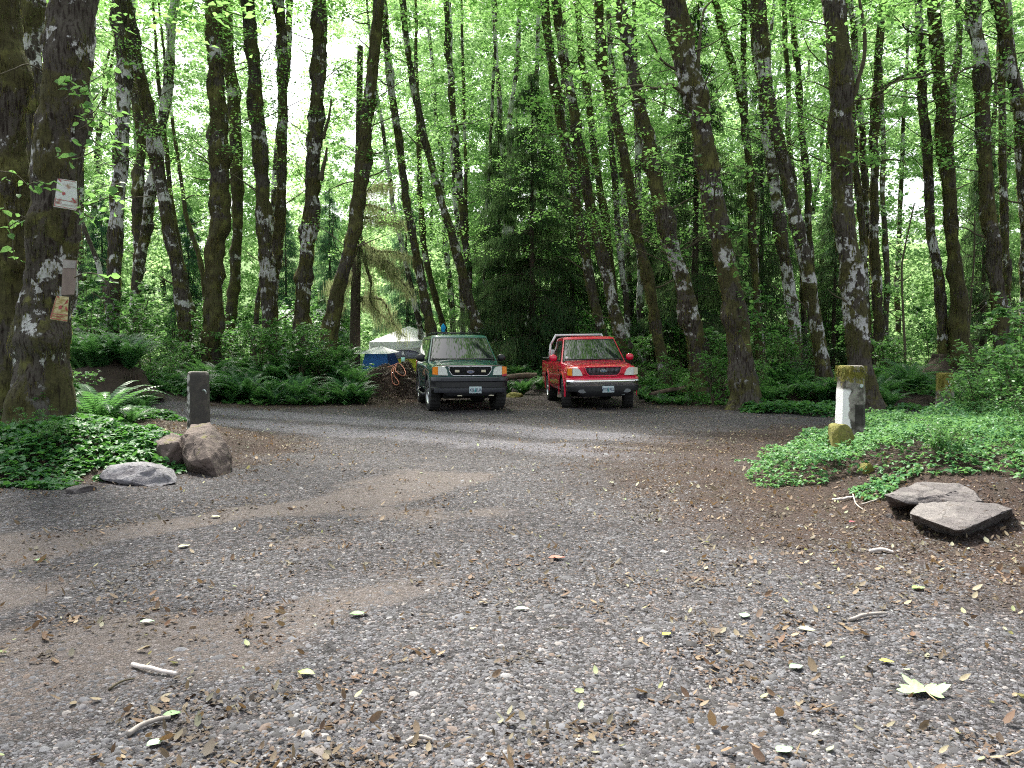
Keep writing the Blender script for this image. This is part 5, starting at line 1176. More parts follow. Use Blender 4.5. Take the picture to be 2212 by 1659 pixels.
# orange cord on the soil mound
def cord():
    b = np.array([-3.75, 24.6, T(-3.75, 24.6)])
    r = np.random.default_rng(2); P = []
    def pt(u, v, y): 
        p = at(u, v, y); p[2] = max(p[2], T(p[0], y) + .02); return p
    pts = [(838,793,24.9),(850,789,24.8),(862,785,24.9),(872,795,24.7),(876,806,24.5),(872,812,24.4),(862,808,24.4),(854,800,24.5),(856,790,24.7),(848,795,24.6),(846,810,24.4),(848,825,24.3),(856,832,24.2),(862,828,24.2),(858,820,24.3),(852,812,24.4),(850,800,24.5),(856,788,24.8)]
    P = np.array([pt(*q) for q in pts]); C = smooth_curve(P, 160) + r.normal(0, .004, (160, 3))
    M['cord'] = plain("orange_cord", (.45, .16, .09), .7)
    tag(MB().tube(C - b, .011, 6).build("orange_cord", [M['cord']], None, True, loc=tuple(b)), "loops of faded orange cord thrown over the soil mound beside the green car", "cord")
cord()
for q, (u, v, s_, lab) in enumerate([(838, 812, .10, "earthy stone low on the left side of the soil mound"), (884, 806, .09, "earthy stone near the right top of the soil mound"), (866, 828, .07, "small stone in the middle of the soil mound"), (893, 845, .07, "pale small stone at the foot of the soil mound")]):
    y_ = 24.6; x_ = (u - CU) / F * y_; o = rock(lab, u, v, (s_, s_ * .8, s_ * .7), 'rock_brown', 200 + q, q, .02, 7, y=y_, nm="stone")
def stick(label, pts, d0, d1, r0, r1, mat, seed=0, nm="stick"):
    P = []
    for k, (u, v) in enumerate(pts):
        p = gp(u, v); p[2] = T(p[0], p[1]) + r0 * 1.1; P.append(p)
    b = np.array(P[len(P) // 2]); C = smooth_curve(np.array(P), 24); r = np.random.default_rng(seed); C += .35 * r0 * np.stack([noise3(C * 14, seed + q) for q in (1, 2, 3)], -1)
    C[:, 2] += .01 * np.sin(np.linspace(0, PI, 24))
    return tag(MB().tube(C - b, np.linspace(r0, r1, 24) * (1 + .05 * r.uniform(-1, 1, 24)), 7).build(nm, [M[mat]], None, True, loc=tuple(b)), label, "stick")
M['pale_wood'] = plain("peeled_stick", (.55, .50, .46), .7, .2, 20); M['grey_wood'] = plain("grey_stick", (.30, .27, .24), .8, .25, 20); M['log_wood'] = plain("rotting_log", (.085, .06, .042), .9, .6, 7)
stick("smooth whitish peeled stick lying on the gravel at the lower left", [(287,1447),(310,1458),(345,1468),(383,1475)], 0, 0, .012, .009, 'pale_wood', 1)
stick("weathered flat stick below the whitish one at the lower left", [(277,1602),(305,1585),(340,1570),(368,1562)], 0, 0, .012, .008, 'grey_wood', 2)
stick("pale grey twig in the leaf litter left of the lower slab", [(1835,1345),(1870,1338),(1905,1336),(1915,1334)], 0, 0, .011, .006, 'grey_wood', 3)
stick("thin pale twig in the litter between the ground cover and the lower slab", [(1880,1190),(1905,1189),(1930,1192)], 0, 0, .014, .010, 'pale_wood', 4)
stick("short upright-leaning twig crossing another in the right litter", [(1842,1068),(1850,1092),(1872,1105)], 0, 0, .008, .005, 'grey_wood', 5)
stick("long grey twig pointing at the upper slab on the right", [(1862,1090),(1890,1083),(1930,1078)], 0, 0, .008, .005, 'grey_wood', 6)
stick("broken pale stick lying beside the upper slab, end on", [(1800,1081),(1822,1078),(1842,1074)], 0, 0, .014, .012, 'pale_wood', 7)
stick("grey stick in the gravel below the middle of the photo", [(878,1612),(905,1606),(935,1606)], 0, 0, .010, .007, 'grey_wood', 8)
stick("dark thin stick between dirt patches left of the pale peeled stick", [(235,1500),(262,1488),(290,1478)], 0, 0, .006, .004, 'twig', 9)
def log(label, a, b, r_, seed):
    P = smooth_curve([a, (np.array(a) + b) / 2 + [0, .05, .02], b], 30); r = np.random.default_rng(seed); c = P.mean(0)
    return tag(MB().tube(P - c, r_ * (1 + .15 * noise3(P * 4, seed)), 12).build("fallen_log", [M['log_wood']], None, True, loc=tuple(c)), label, "log")
log("brown rotting log lying on the low bank between the two vehicles", at(1092, 816, 27.4), at(1160, 811, 27.6), .10, 1)
log("mossy dark root lying under the ferns right of the red pickup", at(1405, 852, 23.0), at(1480, 838, 23.6), .06, 2)

# ------------------------------------------------------------------ fallen leaves that stand out
def leaf_thing(label, u, v, L, mat, rz, seed=0, curl=.3, nm="fallen_leaf"):
    L *= .78; p = gp(u, v); z = T(p[0], p[1]) + .012; n = 7; r = np.random.default_rng(seed)
    t_ = np.linspace(0, 1, n); w_ = np.sin(t_ ** .8 * PI) * .34 + .01; V = []
    for k in range(n):
        for s in (-1, -.5, 0, .5, 1): V.append(((t_[k] - .5) * L, s * w_[k] * L, abs(s) ** 1.5 * curl * w_[k] * L + curl * .3 * L * (t_[k] - .5) ** 2 * 2 + r.normal(0, .01) * L))
    i = (np.arange(n - 1)[:, None] * 5 + np.arange(4)[None, :]); o = link(nm, mesh_np(nm, V, np.stack([i, i + 1, i + 6, i + 5], -1).reshape(-1, 4), None, mat, True), None, (p[0], p[1], z)); o.rotation_euler = (0, 0, rz); return tag(o, label, "leaf")
Lm = lambda n, c: plain(n, c, .6, .12, 30)
LG, LP, LY, LR, LT = Lm("green_fallen_leaf", (.12, .26, .08)), Lm("pale_green_leaf", (.26, .40, .24)), Lm("yellow_leaf", (.45, .44, .06)), Lm("rust_leaf", (.34, .10, .06)), Lm("tan_leaf", (.50, .38, .20))
for q in [("dark green leaf lying alone on the gravel at the far left", 87, 1206, .11, LG, .1), ("pale mint leaf on the gravel at the bottom left", 337, 1618, .095, LP, .9), ("pale green leaf in the left middle gravel", 318, 1352, .10, LP, .2), ("yellow-green curled leaf at the lower centre left", 662, 1470, .11, Lm("yellowgreen_leaf", (.34, .46, .10)), -.3),
          ("rusty red leaf on the gravel in the middle of the photo", 1203, 1204, .16, LR, .1), ("bright yellow leaf on the right centre gravel", 1440, 1390, .075, LY, .6), ("yellow leaf lying above the big maple leaf", 1915, 1442, .085, LY, -.4), ("pale mint leaf on the right centre gravel", 1608, 1340, .11, LP, 1.2),
          ("pale leaf just above the brown litter right of centre", 1742, 1368, .12, Lm("cream_leaf", (.40, .40, .24)), -.5), ("dark green leaf under the middle left dirt patch", 773, 1335, .12, LG, .15), ("mint leaf lying near the centre", 1128, 1322, .11, LP, 0.), ("green leaf lit from behind on the right gravel", 1984, 1276, .12, Lm("mid_green_leaf", (.24, .44, .10)), .2),
          ("pale green leaf at the bottom edge right of centre", 1694, 1645, .10, LP, .4), ("mint leaf left of the yellow-brown curl at the lower right", 1720, 1452, .10, LP, .3), ("green leaf curled over the grey stick at the lower left", 372, 1556, .09, LG, .4), ("pink petal-like leaf in the right litter", 1840, 1131, .06, Lm("pink_leaf", (.70, .12, .16)), 0.),
          ("pale leaf on the gravel right of the pale grey boulder", 466, 1117, .12, Lm("cream_leaf", (.40, .40, .24)), .2), ("cream leaf left of the dirt patch on the left", 398, 1180, .12, Lm("cream_leaf", (.40, .40, .24)), .8)]:
    leaf_thing(*q, seed=int(q[1]))
def maple():
    p = gp(1997, 1510); z = T(p[0], p[1]) + .014; ang = [-150, -112, -92, -70, -52, -38, -18, 6, 22, 40, 58, 72, 90, 108, 122, 140, 158, 174, 198, 218, 232, 250, 272, 292]
    p = gp(1997, 1510); z = T(p[0], p[1]) + .014
    H_ = [(-90, .10), (-62, .42), (-38, .74), (-26, .52), (-8, .80), (4, 1.0), (12, .82), (20, .90), (27, .50), (40, .80), (50, .92), (57, 1.05), (66, .85), (71, .50), (77, .85), (84, .93), (90, 1.15)]
    full = H_ + [(180 - a, r_) for a, r_ in H_[::-1][1:-1]]; V = [(0, 0, .012)]; N = len(full) * 3; rq = np.random.default_rng(3)
    for k in range(N):
        q, f = divmod(k, 3); a0, r0 = full[q]; a1, r1 = full[(q + 1) % len(full)]; a1 = a1 if a1 >= a0 else a1 + 360; f /= 3; a = a0 + (a1 - a0) * f; rr = (r0 + (r1 - r0) * f) * (1 + rq.normal(0, .02))
        V.append((rr * .115 * math.cos(R(a)), rr * .115 * math.sin(R(a)), .010 + .022 * math.sin(R(a) * 3 + 1) * rr + .012 * rr))
    Tr = [(0, 1 + k, 1 + (k + 1) % N) for k in range(N)]; t_ = thing("maple_leaf", "big pale green maple leaf lying flat on the gravel at the lower right", "leaf", (p[0], p[1], z), R(-8))
    t = NT("pale_maple_leaf"); v = t.mapping(); vein = t.mix(t.step(t.noise(v, 60, 4), .45, .65), (.20, .34, .14), (.28, .42, .20))
    link("blade", mesh_np("blade", V, None, Tr, t.fin(vein, .55)), t_); MB().tube([(0, 0, .016), (.005, -.05, .012), (.02, -.09, .006)], .0022, 5).build("stalk", [LT], t_)
maple()

# ------------------------------------------------------------------ litter and gravel, uncountable
def litter(name, n, size, mat, seed, f, box, hex_=False, tilt=.35, lift=.006):
    r = np.random.default_rng(seed)
    y = box[2] + (box[3] - box[2]) * r.uniform(0, 1, n) ** 1.5; x = r.uniform(-1, 1, n) * (y * .68 + 1.2)
    m_ = f(x, y); k = r.uniform(0, 1, n) < m_; x, y = x[k], y[k]
    P = np.stack([x, y, terrain(x, y) + lift], -1)
    size = size * np.exp(r.normal(-.15, .24, len(P)))
    if hex_: V, Q, Tr = leaf_hex(P, size, r, tilt, .62, -.45)
    else: V, Q = leaf_quads(P, size, r, tilt, .6, .2); Tr = None
    tag(link(name, mesh_np(name, V, Q, Tr, M[mat])), kind="stuff"); print(name, len(x))
def f_lit(x, y):
    p = np.stack([x * .7, y * .7, x * 0], -1)
    mr = sstep(-1.5, -.3, isl_right(x, y) + .35 * noise3(p * 2, 88)); ml = sstep(-.6, .0, isl_left(x, y) + .3 * noise3(p * 2, 89)); fr = sstep(17.5, 21.5, y)
    cl = sstep(.0, .45, noise3(p * 1.6, 90)) * .28 + sstep(.25, .5, noise3(p * 5.5, 94)) * .5; 
    return np.clip((.06 + .08 * (x > .5) + cl + .75 * mr + .7 * ml + .35 * fr) * (.55 + .45 * sstep(-.3, .3, noise3(p * 7, 95))), 0, 1)
litter("leaf_litter", 42000, .044, 'litter', 5, lambda x, y: f_lit(x, y) * .62, (0, 0, 2.2, 24), True, .7, .010)
litter("leaf_crumbs", 90000, .030, 'litter_dark', 6, lambda x, y: np.clip(f_lit(x, y) * 1.1 - .10, 0, 1), (0, 0, 2.2, 14), False, .35)
litter('leaf_crumbs', 38000, .032, 'litter_mid', 7, lambda x, y: f_lit(x, y), (0, 0, 12, 27), False, .35)
M['litter_pale'] = leaf_mat("pale_yellow_leaf", [(.34, .31, .13), (.42, .38, .24), (.28, .33, .15), (.44, .34, .17)], (.5, .5, .2), .2, .6, 2.)
litter("pale_leaves", 1900, .043, 'litter_pale', 8, lambda x, y: .18 + .25 * (x > 1) + .2 * (y > 10), (0, 0, 2.2, 23), True, .35, .012)

def mound_litter():
    r = np.random.default_rng(77)
    for name, n, size, mat in (("soil_crumbs", 9000, .045, 'litter_dark'), ("soil_crumbs", 1500, .05, 'litter_mid')):
        x = -3.5 + r.normal(0, .75, n); y = 25.1 + r.normal(0, .9, n); P = np.stack([x, y, terrain(x, y) + .01], -1)
        V, Q = leaf_quads(P, size, r, .8, .8, .2); tag(link(name, mesh_np(name, V, Q, None, M[mat])), kind="stuff")
mound_litter()
def stones():
    r = np.random.default_rng(12); n = 150000
    y = 2.3 + 9.5 * r.uniform(0, 1, n) ** 1.7; x = r.uniform(-1, 1, n) * (y * .68 + .4)
    p = np.stack([x * .55, y * .55, x * 0], -1); dens = sstep(-.45, .25, noise3(p * 1.6, 201) + .45 * noise3(p * 5, 202)) * .8 + .2
    dens *= (1 - .8 * sstep(-.7, -.2, isl_right(x, y))) * (1 - .65 * dirt_f(x, y)); k = r.uniform(0, 1, n) < dens; x, y = x[k], y[k]; n = len(x)
    # half octahedra, irregular
    s = .0042 * np.exp(r.normal(0, .45, n)) + .0036; big = r.uniform(0, 1, n) < .02; s[big] *= 2.3
    base = np.array([(1, 0, 0), (.5, .87, .1), (-.5, .87, 0), (-1, 0, .1), (-.5, -.87, 0), (.5, -.87, .1), (.45, .35, .8), (-.45, .4, .75), (-.1, -.5, .8)])
    jit = r.uniform(.65, 1.35, (n, 9, 3)); a = r.uniform(0, 2 * PI, n); ca, sa = np.cos(a), np.sin(a)
    B = base[None] * jit * np.stack([s * 1.35, s, s * .6], -1)[:, None, :]
    X = B[..., 0] * ca[:, None] - B[..., 1] * sa[:, None] + x[:, None]; Y = B[..., 0] * sa[:, None] + B[..., 1] * ca[:, None] + y[:, None]
    gz = terrain(x, y)
    V = np.stack([X, Y, B[..., 2] + (gz - s * .25)[:, None] + s[:, None] * .1], -1).reshape(-1, 3)
    F_ = np.array([(0, 1, 6), (1, 2, 7), (1, 7, 6), (2, 3, 7), (3, 4, 8), (3, 8, 7), (4, 5, 8), (5, 0, 6), (5, 6, 8), (6, 7, 8)])
    Tr = (np.arange(n)[:, None, None] * 9 + F_[None]).reshape(-1, 3)
    tag(link("gravel_stones", mesh_np("gravel_stones", V, None, Tr, M['stone'])), kind="stuff"); print("stones", n)
stones()

# ------------------------------------------------------------------ vehicles
def paint(name, col, coat=1.0, dirt=.35):
    t = NT(name); v = t.mapping((1, 1, 1), False); sx = t.n.new("ShaderNodeSeparateXYZ"); t.l.new(v, sx.inputs[0])
    n = t.noise(v, 5, 5, .65); low = t.step(t.math('SUBTRACT', .85, t.math('ADD', sx.outputs[2], t.math('MULTIPLY', n, .25))), 0, .45)
    c = t.mix(t.math('MULTIPLY', low, dirt), col, (.13, .105, .085))
    m = t.fin(c, t.math('ADD', .22, t.math('MULTIPLY', low, .3)), Metallic=.0); t.set(t.p.inputs["Coat Weight"], coat); t.set(t.p.inputs["Coat Roughness"], .05); return m
M['green_paint'] = paint("dark_green_paint", (.002, .070, .062), coat=.7, dirt=.10); M['red_paint'] = paint("bright_red_paint", (.62, .004, .045), coat=.8, dirt=.05)
M['glass'] = NT("car_glass").fin((.010, .014, .014), .03, Specular_IOR_Level=.9)
M['glass_side'] = NT("car_side_glass").fin((.03, .045, .035), .04, Specular_IOR_Level=.8)
M['black_plastic'] = plain("black_plastic", (.011, .012, .014), .42, .2); M['grey_plastic'] = plain("grey_bumper_plastic", (.028, .030, .038), .38, .2)
M['chrome'] = plain("chrome", (.72, .72, .74), .10, .05, Metallic=1.); M['rubber'] = plain("tyre_rubber", (.022, .022, .022), .8, .3, 14)
M['rim'] = plain("wheel_rim", (.55, .56, .58), .3, .1, Metallic=.8); M['amber'] = NT("amber_lens").fin((.85, .25, .015), .15, Coat_Weight=1.); M['void'] = plain("black_void", (.006, .006, .006), .9)
t = NT("headlight_lens"); v = t.mapping((30, 1, 1)); M['lens'] = t.fin(t.mix(t.noise(v, 3, 2), (.50, .53, .50), (.80, .84, .78)), .22, Coat_Weight=.8)
M['lens_yellow'] = NT("aged_lens").fin((.62, .58, .42), .25, Coat_Weight=.8)
M['plate'] = plain("licence_plate", (.42, .50, .52), .5, .12, 40); M['plate_ink'] = plain("plate_ink", (.02, .04, .10), .6); M['plate_tree'] = plain("plate_tree_mark", (.03, .22, .22), .6)
M['emblem'] = NT("emblem_blue").fin((.015, .05, .16), .2, Coat_Weight=.6); M['seam'] = plain("door_seam", (.004, .004, .004), .9); M['rack_white'] = plain("white_rack_paint", (.75, .76, .78), .4, .06); M['box_grey'] = plain("pale_toolbox", (.55, .60, .66), .5, .1, 20)

def bool_cut(o, cutters):
    for c in cutters:
        md = o.modifiers.new("cut", "BOOLEAN"); md.operation = 'DIFFERENCE'; md.object = c; md.solver = 'EXACT'
    bpy.context.view_layer.update(); dg = bpy.context.evaluated_depsgraph_get()
    me = bpy.data.meshes.new_from_object(o.evaluated_get(dg)); o.modifiers.clear(); old = o.data; o.data = me; me.name = old.name
    for c in cutters: bpy.data.objects.remove(c)
    me.set_sharp_from_angle(angle=R(32))

def vehicle(kind):
    S = kind == 'suv'
    if S:
        root = thing("green_suv", "dark green four-wheel-drive wagon parked nose out on the left, roof rack on top", "car", (-1.02, 19.55, 0), R(11))
        ax, tr_, tw = (.95, 3.98), .40, .285; paintm = M['green_paint']; L = 5.2
        st = np.array([(.04,.66,.80,1.00,1.10),(.10,.60,.885,1.03,1.125),(.22,.52,.94,1.05,1.145),(.5,.47,.975,1.07,1.17),(.9,.45,.985,1.09,1.195),(1.25,.44,.99,1.11,1.225),(1.45,.43,.99,1.13,1.235),(2.5,.42,.99,1.15,1.24),(4.6,.42,.985,1.15,1.24),(5.0,.45,.96,1.15,1.24),(5.15,.5,.90,1.13,1.22)])
        cab = dict(yf0=1.24, yf1=1.98, yr0=5.13, yr1=4.93, hw0=.93, hw1=.755, z0=1.15, z1=1.80, bow=.14, crown=.075)
        belt = .985
    else:
        root = thing("red_pickup", "bright red pickup with chrome bumper and white ladder rack, parked right of the green car", "car", (2.34, 20.2, 0), R(4))
        root.rotation_euler = (0, R(-1.0), R(4))
        ax, tr_, tw = (.93, 4.15), .40, .275; paintm = M['red_paint']; L = 5.7
        st = np.array([(.05,.70,.80,.97,1.06),(.11,.62,.885,1.00,1.085),(.24,.52,.945,1.03,1.11),(.5,.46,.98,1.05,1.14),(.9,.44,.99,1.07,1.165),(1.25,.43,.99,1.09,1.20),(1.5,.42,.99,1.11,1.215),(2.6,.41,.99,1.13,1.22),(3.78,.41,.99,1.14,1.22),(3.82,.41,.99,1.15,1.22),(5.5,.42,.985,1.16,1.22),(5.66,.5,.95,1.15,1.21)])
        cab = dict(yf0=1.30, yf1=2.02, yr0=3.76, yr1=3.62, hw0=.92, hw1=.74, z0=1.12, z1=1.755, bow=.14, crown=.07)
        belt = .985
    ys = np.concatenate([np.linspace(st[0, 0], .5, 10), np.linspace(.6, L - .2, 36), [st[-1, 0]]]); I = lambda c, y: np.interp(y, st[:, 0], st[:, c])
    def section(y):
        zb, hw, zs, zt = (float(I(c, y)) for c in (1, 2, 3, 4)); md = (zb + zs) / 2
        hood = 1 if y < cab['yf0'] else .4
        return np.array([(0, zb), (.75 * hw, zb), (.93 * hw, zb + .015), (.975 * hw, zb + .07), (.995 * hw, zb + .18), (hw, md), (hw * .998, zs - .16), (hw * .985, zs - .08), (hw * .965, zs - .025), (hw * .93, zs + .012), (hw * .86, zs + (zt - zs) * .45), (hw * .74, zs + (zt - zs) * .78 + .008 * hood), (hw * .66, zs + (zt - zs) * .80), (hw * .4, zt - .006), (0, zt)])
    def side_x(y, z):
        s = section(y); s = s[4:11]; return float(np.interp(z, s[:, 1], s[:, 0]))
    rings = []
    for y in ys:
        s = section(y); yy = np.full(len(s), y); m_ = s[1:-1][::-1].copy(); m_[:, 0] *= -1; full = np.vstack([s, m_]); rings.append(np.column_stack([full[:, 0], np.full(len(full), y), full[:, 1]]))
    body = MB().loft(rings).build("body", [paintm, M['void']], root, True)
    cut = []
    for a in ax:
        for sg in (-1, 1):
            c = MB().disc((sg * .92, a, .40), .475, 40, 'x', .56, m=0); o = c.build("cutter", [M['void'], M['void']]); o.data.polygons.foreach_set("material_index", np.ones(len(o.data.polygons), np.int32)); o.parent = root; cut.append(o)
    if not S:
        o = MB().box((-.80, 3.92, .78), (.80, 5.55, 1.6)).build("cutter", [M['void'], M['void']]); o.data.polygons.foreach_set("material_index", np.ones(6, np.int32)); o.parent = root; cut.append(o)
    bool_cut(body, cut)
    root.scale = (.99, 1.03, 1.05) if S else (.965, 1.03, 1.058)
    # cab
    C = cab
    def lv(a, b, h): return C[a] + (C[b] - C[a]) * h
    def fr(xn, h): hw = lv('hw0', 'hw1', h); return np.array([xn * hw, lv('yf0', 'yf1', h) + C['bow'] * abs(xn) ** 2.6 , C['z0'] + (C['z1'] - C['z0']) * h])
    def re(xn, h): hw = lv('hw0', 'hw1', h); return np.array([xn * hw, lv('yr0', 'yr1', h) - .10 * abs(xn) ** 4, C['z0'] + (C['z1'] - C['z0']) * h])
    def sd_(yn, h, sg): a = fr(1, h)[1]; b = re(1, h)[1]; return np.array([sg * lv('hw0', 'hw1', h) * (1 + .018 * (1 - (2 * yn - 1) ** 4)), a + (b - a) * yn, C['z0'] + (C['z1'] - C['z0']) * h])
    def ring(h):
        P = [fr(x, h) for x in np.linspace(-1, 1, 13)] + [sd_(y, h, 1) for y in np.linspace(0, 1, 14)[1:]] + [re(x, h) for x in np.linspace(1, -1, 9)[1:]] + [sd_(y, h, -1) for y in np.linspace(1, 0, 14)[1:-1]]
        return np.array(P)
    R_ = [ring(h) for h in (0, .2, .5, .8, .93, 1.)]; top = R_[-1]; cen = top.mean(0)
    for s_, dz in ((.985, .022), (.95, .040), (.85, .058), (.6, .072), (.3, .077), (.02, .078)):
        q = cen + (top - cen) * s_; q[:, 2] = C['z1'] + dz * C['crown'] / .075; R_.append(q)
    cabo = MB().loft(R_).build("cab", [paintm], root, True); cabo.data.set_sharp_from_angle(angle=R(45))
    def grid(fn, u0, u1, v0, v1, nu, nv, name, mat, off=.006, trim=None):
        U = np.linspace(u0, u1, nu); V_ = np.linspace(v0, v1, nv); e = 1e-3; G = []
        for v in V_:
            for u in U:
                uu = u if trim is None else trim(u, v); p = fn(uu, v); a = fn(uu + e, v) - p; b = fn(uu, v + e) - p; n = np.cross(a, b); n /= np.linalg.norm(n)
                if np.dot(n, p - np.array([0, 3., 1.2])) < 0: n = -n
                G.append(p + n * off)
        i = (np.arange(nv - 1)[:, None] * nu + np.arange(nu - 1)[None, :]); return link(name, mesh_np(name, G, np.stack([i, i + 1, i + nu + 1, i + nu], -1).reshape(-1, 4), None, mat, True), root)
    grid(fr, -.965, .965, .05, .97, 21, 8, "window_seal", M['seam'], .004)
    grid(fr, -.93, .93, .10, .93, 21, 8, "windshield", M['glass'], .009)
    for sg in (-1, 1):
        f = lambda a, h, sg=sg: sd_(a, h, sg)
        rake = lambda u, v: u
        if S: wins = ((.03, .265), (.30, .575), (.615, .93))
        else: wins = ((.05, .56), (.64, .92))
        for k, (a, b) in enumerate(wins):
            tr = (lambda u, v, a=a, b=b: a + (u - a) * (1 - .0 * v) + (.0))
            grid(f, a - .012, b + .012, .07, .93, 8, 5, "window_seal", M['seam'], .003); grid(f, a, b, .11, .89, 8, 5, "side_window", M['glass_side'], .008)
    grid(re, -.8, .8, .15, .88, 9, 5, "rear_window", M['glass'], .008)
    # seams, handles, mouldings
    def strip(name, pts, w_, mat, off=.004, vert=False):
        for sg in (-1, 1):
            V = []
            for (y, z) in pts:
                for dz in (-w_ / 2, w_ / 2):
                    yy, zz = (y + dz, z) if vert else (y, z + dz); V.append((sg * (side_x(yy, zz) + off), yy, zz))
            n = len(pts); link(name, mesh_np(name, V, [(2 * k, 2 * k + 1, 2 * k + 3, 2 * k + 2) for k in range(n - 1)], None, mat), root)
    zs = np.linspace(.50, 1.07, 10)
    for y in ((1.42, 2.52, 3.42) if S else (1.46, 2.75, 3.78)): strip("door_seam", [(y, z) for z in zs], .012, M['seam'], .002, True)
    strip("side_moulding", [(y, .70) for y in np.linspace(1.5, 3.4 if S else 3.5, 12)], .05, M['grey_plastic'] if S else paintm, .010)
    for y in ((2.36, 3.28) if S else (2.55,)):
        for sg in (-1, 1): MB().box((sg * side_x(y, .98) - .012, y - .08, .955), (sg * side_x(y, .98) + .022, y + .08, .99)).build("door_handle", [M['black_plastic'] if S else paintm], root, bevel=.006)
    # wheel arch lips
    for a in ax:
        for sg in (-1, 1):
            V = []; th = np.linspace(R(-8), R(188), 26)
            for q in th:
                for rr, o in ((.468, .0), (.478, .022), (.53, .020), (.552, -.002)):
                    y, z = a + rr * math.cos(q), .40 + rr * math.sin(q); V.append((sg * (side_x(min(max(y, .1), L - .1), z) + o), y, z))
            F_ = [(4 * k + j, 4 * k + j + 1, 4 * k + j + 5, 4 * k + j + 4) for k in range(25) for j in range(3)]; link("wheel_arch", mesh_np("wheel_arch", V, F_, None, M['grey_plastic'] if S else paintm, True), root)
    # wheels
    def tyre_mesh():
        prof = [(-.5, .60), (-.5, .72), (-.49, .90), (-.43, .975), (-.30, 1.0), (-.1, 1.006), (.1, 1.006), (.30, 1.0), (.43, .975), (.49, .90), (.5, .72), (.5, .60)]; n = 96; Rn = []
        for k in range(n):
            a = 2 * PI * k / n; blk = (k // 2) % 2
            Rn.append([(x * tw, tr_ * (r_ - (.030 if (r_ > .95 and blk) else 0)) * math.cos(a), tr_ * (r_ - (.030 if (r_ > .95 and blk) else 0)) * math.sin(a)) for x, r_ in prof])
        Rn = np.array(Rn + [Rn[0]]); m = MB(); m.loft(Rn, cap=False, closed=False); return m.mesh("tyre", [M['rubber']], False, 40)
    tm = tyre_mesh(); m = MB(); A = np.linspace(0, 2 * PI, 32, endpoint=False)
    rr_ = [(.10, .235), (.115, .225), (.06, .20), (.055, .12), (.095, .10), (.10, .055), (.115, .05), (.115, .0)]
    m.loft([[(x * 1.0, r_ * math.cos(a), r_ * math.sin(a)) for a in A] for x, r_ in rr_], cap=False)
    for k in range(5):
        a = 2 * PI * k / 5; c, s = math.cos(a), math.sin(a)
        m.box((.05, -.035, .09), (.088, .035, .225), M=Matrix.Rotation(a, 4, 'X'))
    rm = m.mesh("rim", [M['rim']], True, 35)
    for a in ax:
        for sg in (-1, 1):
            w_ = bpy.data.objects.new("wheel", tm); COL.objects.link(w_); w_.parent = root; w_.location = (sg * (.99 - tw / 2 - .005), a, tr_ - .015)
            ro = link("rim", rm, w_); ro.rotation_euler = (0, 0, 0 if sg > 0 else PI); ro.location = (sg * .018, 0, 0)
            if a == ax[0]: w_.rotation_euler = (0, 0, R(-9 if not S else 5))
    m = MB().box((-.62, .55, .30), (.62, L - .5, .46)); m.tube([(-.7, ax[0], .36), (.7, ax[0], .36)], .07, 8); m.tube([(-.7, ax[1], .36), (.7, ax[1], .36)], .09, 8); m.disc((.25, ax[0], .34), .14, 12, 'y', .25); m.box((-.85, ax[0] + .55, .36), (.85, ax[1] - .55, .47)); m.build("chassis_light_block", [M['void']], root)  # dark underbody box with axles, added so no light passes beneath
    # front end: plan curve shared by bumper, grille and lamps
    def fy(x, k=1.): return k * (.035 * (abs(x) / .9) ** 2 + .16 * (abs(x) / .95) ** 7)
    def facebar(name, sec, mat, hw=.965, n=33, y0=0., kk=1.):
        rings = [[(x, y0 + fy(x, kk) + dy, z) for dy, z in sec(x)] for x in np.linspace(-hw, hw, n)]; return MB().loft(rings).build(name, mat if isinstance(mat, list) else [mat], root, False, 38)
    def facepatch(name, outline, mat, y0, th=.02, k=1.):
        """plate following the nose, outline in x, z"""
        P = np.array(outline); n = len(P); c = P.mean(0)
        V = [(x, y0 + fy(x, k), z) for x, z in P] + [(x, y0 + fy(x, k) + th, z) for x, z in P] + [(c[0], y0 + fy(c[0], k), c[1])]
        return MB().add(V, [(a, (a + 1) % n, (a + 1) % n + n, a + n) for a in range(n)], [(2 * n, (a + 1) % n, a) for a in range(n)]).build(name, [mat], root, False, 30)
    def dens(P, k=4):
        P = np.array(P, float); return np.vstack([P[i] + (P[(i + 1) % len(P)] - P[i]) * t_ for i in range(len(P)) for t_ in np.arange(k)[:, None] / k])
    mirror = lambda P: [(-x, z) for x, z in P][::-1]
    if S:
        facebar("bumper", lambda x: [(.02, .835), (-.055, .83), (-.075, .805), (-.075, .735), (-.05, .715), (-.05, .60), (-.075, .585 + .03 * (abs(x) < .3)), (-.07, .47 + .07 * sstep(.55, .75, abs(x))), (-.03, .395 + .12 * sstep(.55, .75, abs(x))), (.06, .375 + .14 * sstep(.55, .75, abs(x))), (.20, .40 + .12 * sstep(.55, .75, abs(x))), (.20, .82)], M['black_plastic'], kk=1.1)
        facebar("bumper_pad", lambda x: [(-.02, .838), (-.060, .834), (-.083, .808), (-.083, .738), (-.06, .728), (-.02, .74)], M['grey_plastic'], .96, kk=1.1)  # reflections on the top pad are put into its lighter grey
        facebar("lower_valance", lambda x: [(-.060, .58), (-.082, .57), (-.086, .50), (-.075, .47), (-.05, .47)], M['grey_plastic'], .90, kk=1.1)
        gx0, gx1, gz0, gz1 = .53, .40, 1.075, .865
        G = [(-gx0, gz1 + .12), (-gx0 + .01, gz0), (gx0 - .01, gz0), (gx0, gz1 + .12), (gx1 + .06, gz1 + .02), (gx1, gz1), (-gx1, gz1), (-gx1 - .06, gz1 + .02)]
        facepatch("grille", dens(G), M['void'], .022)
        m = MB()
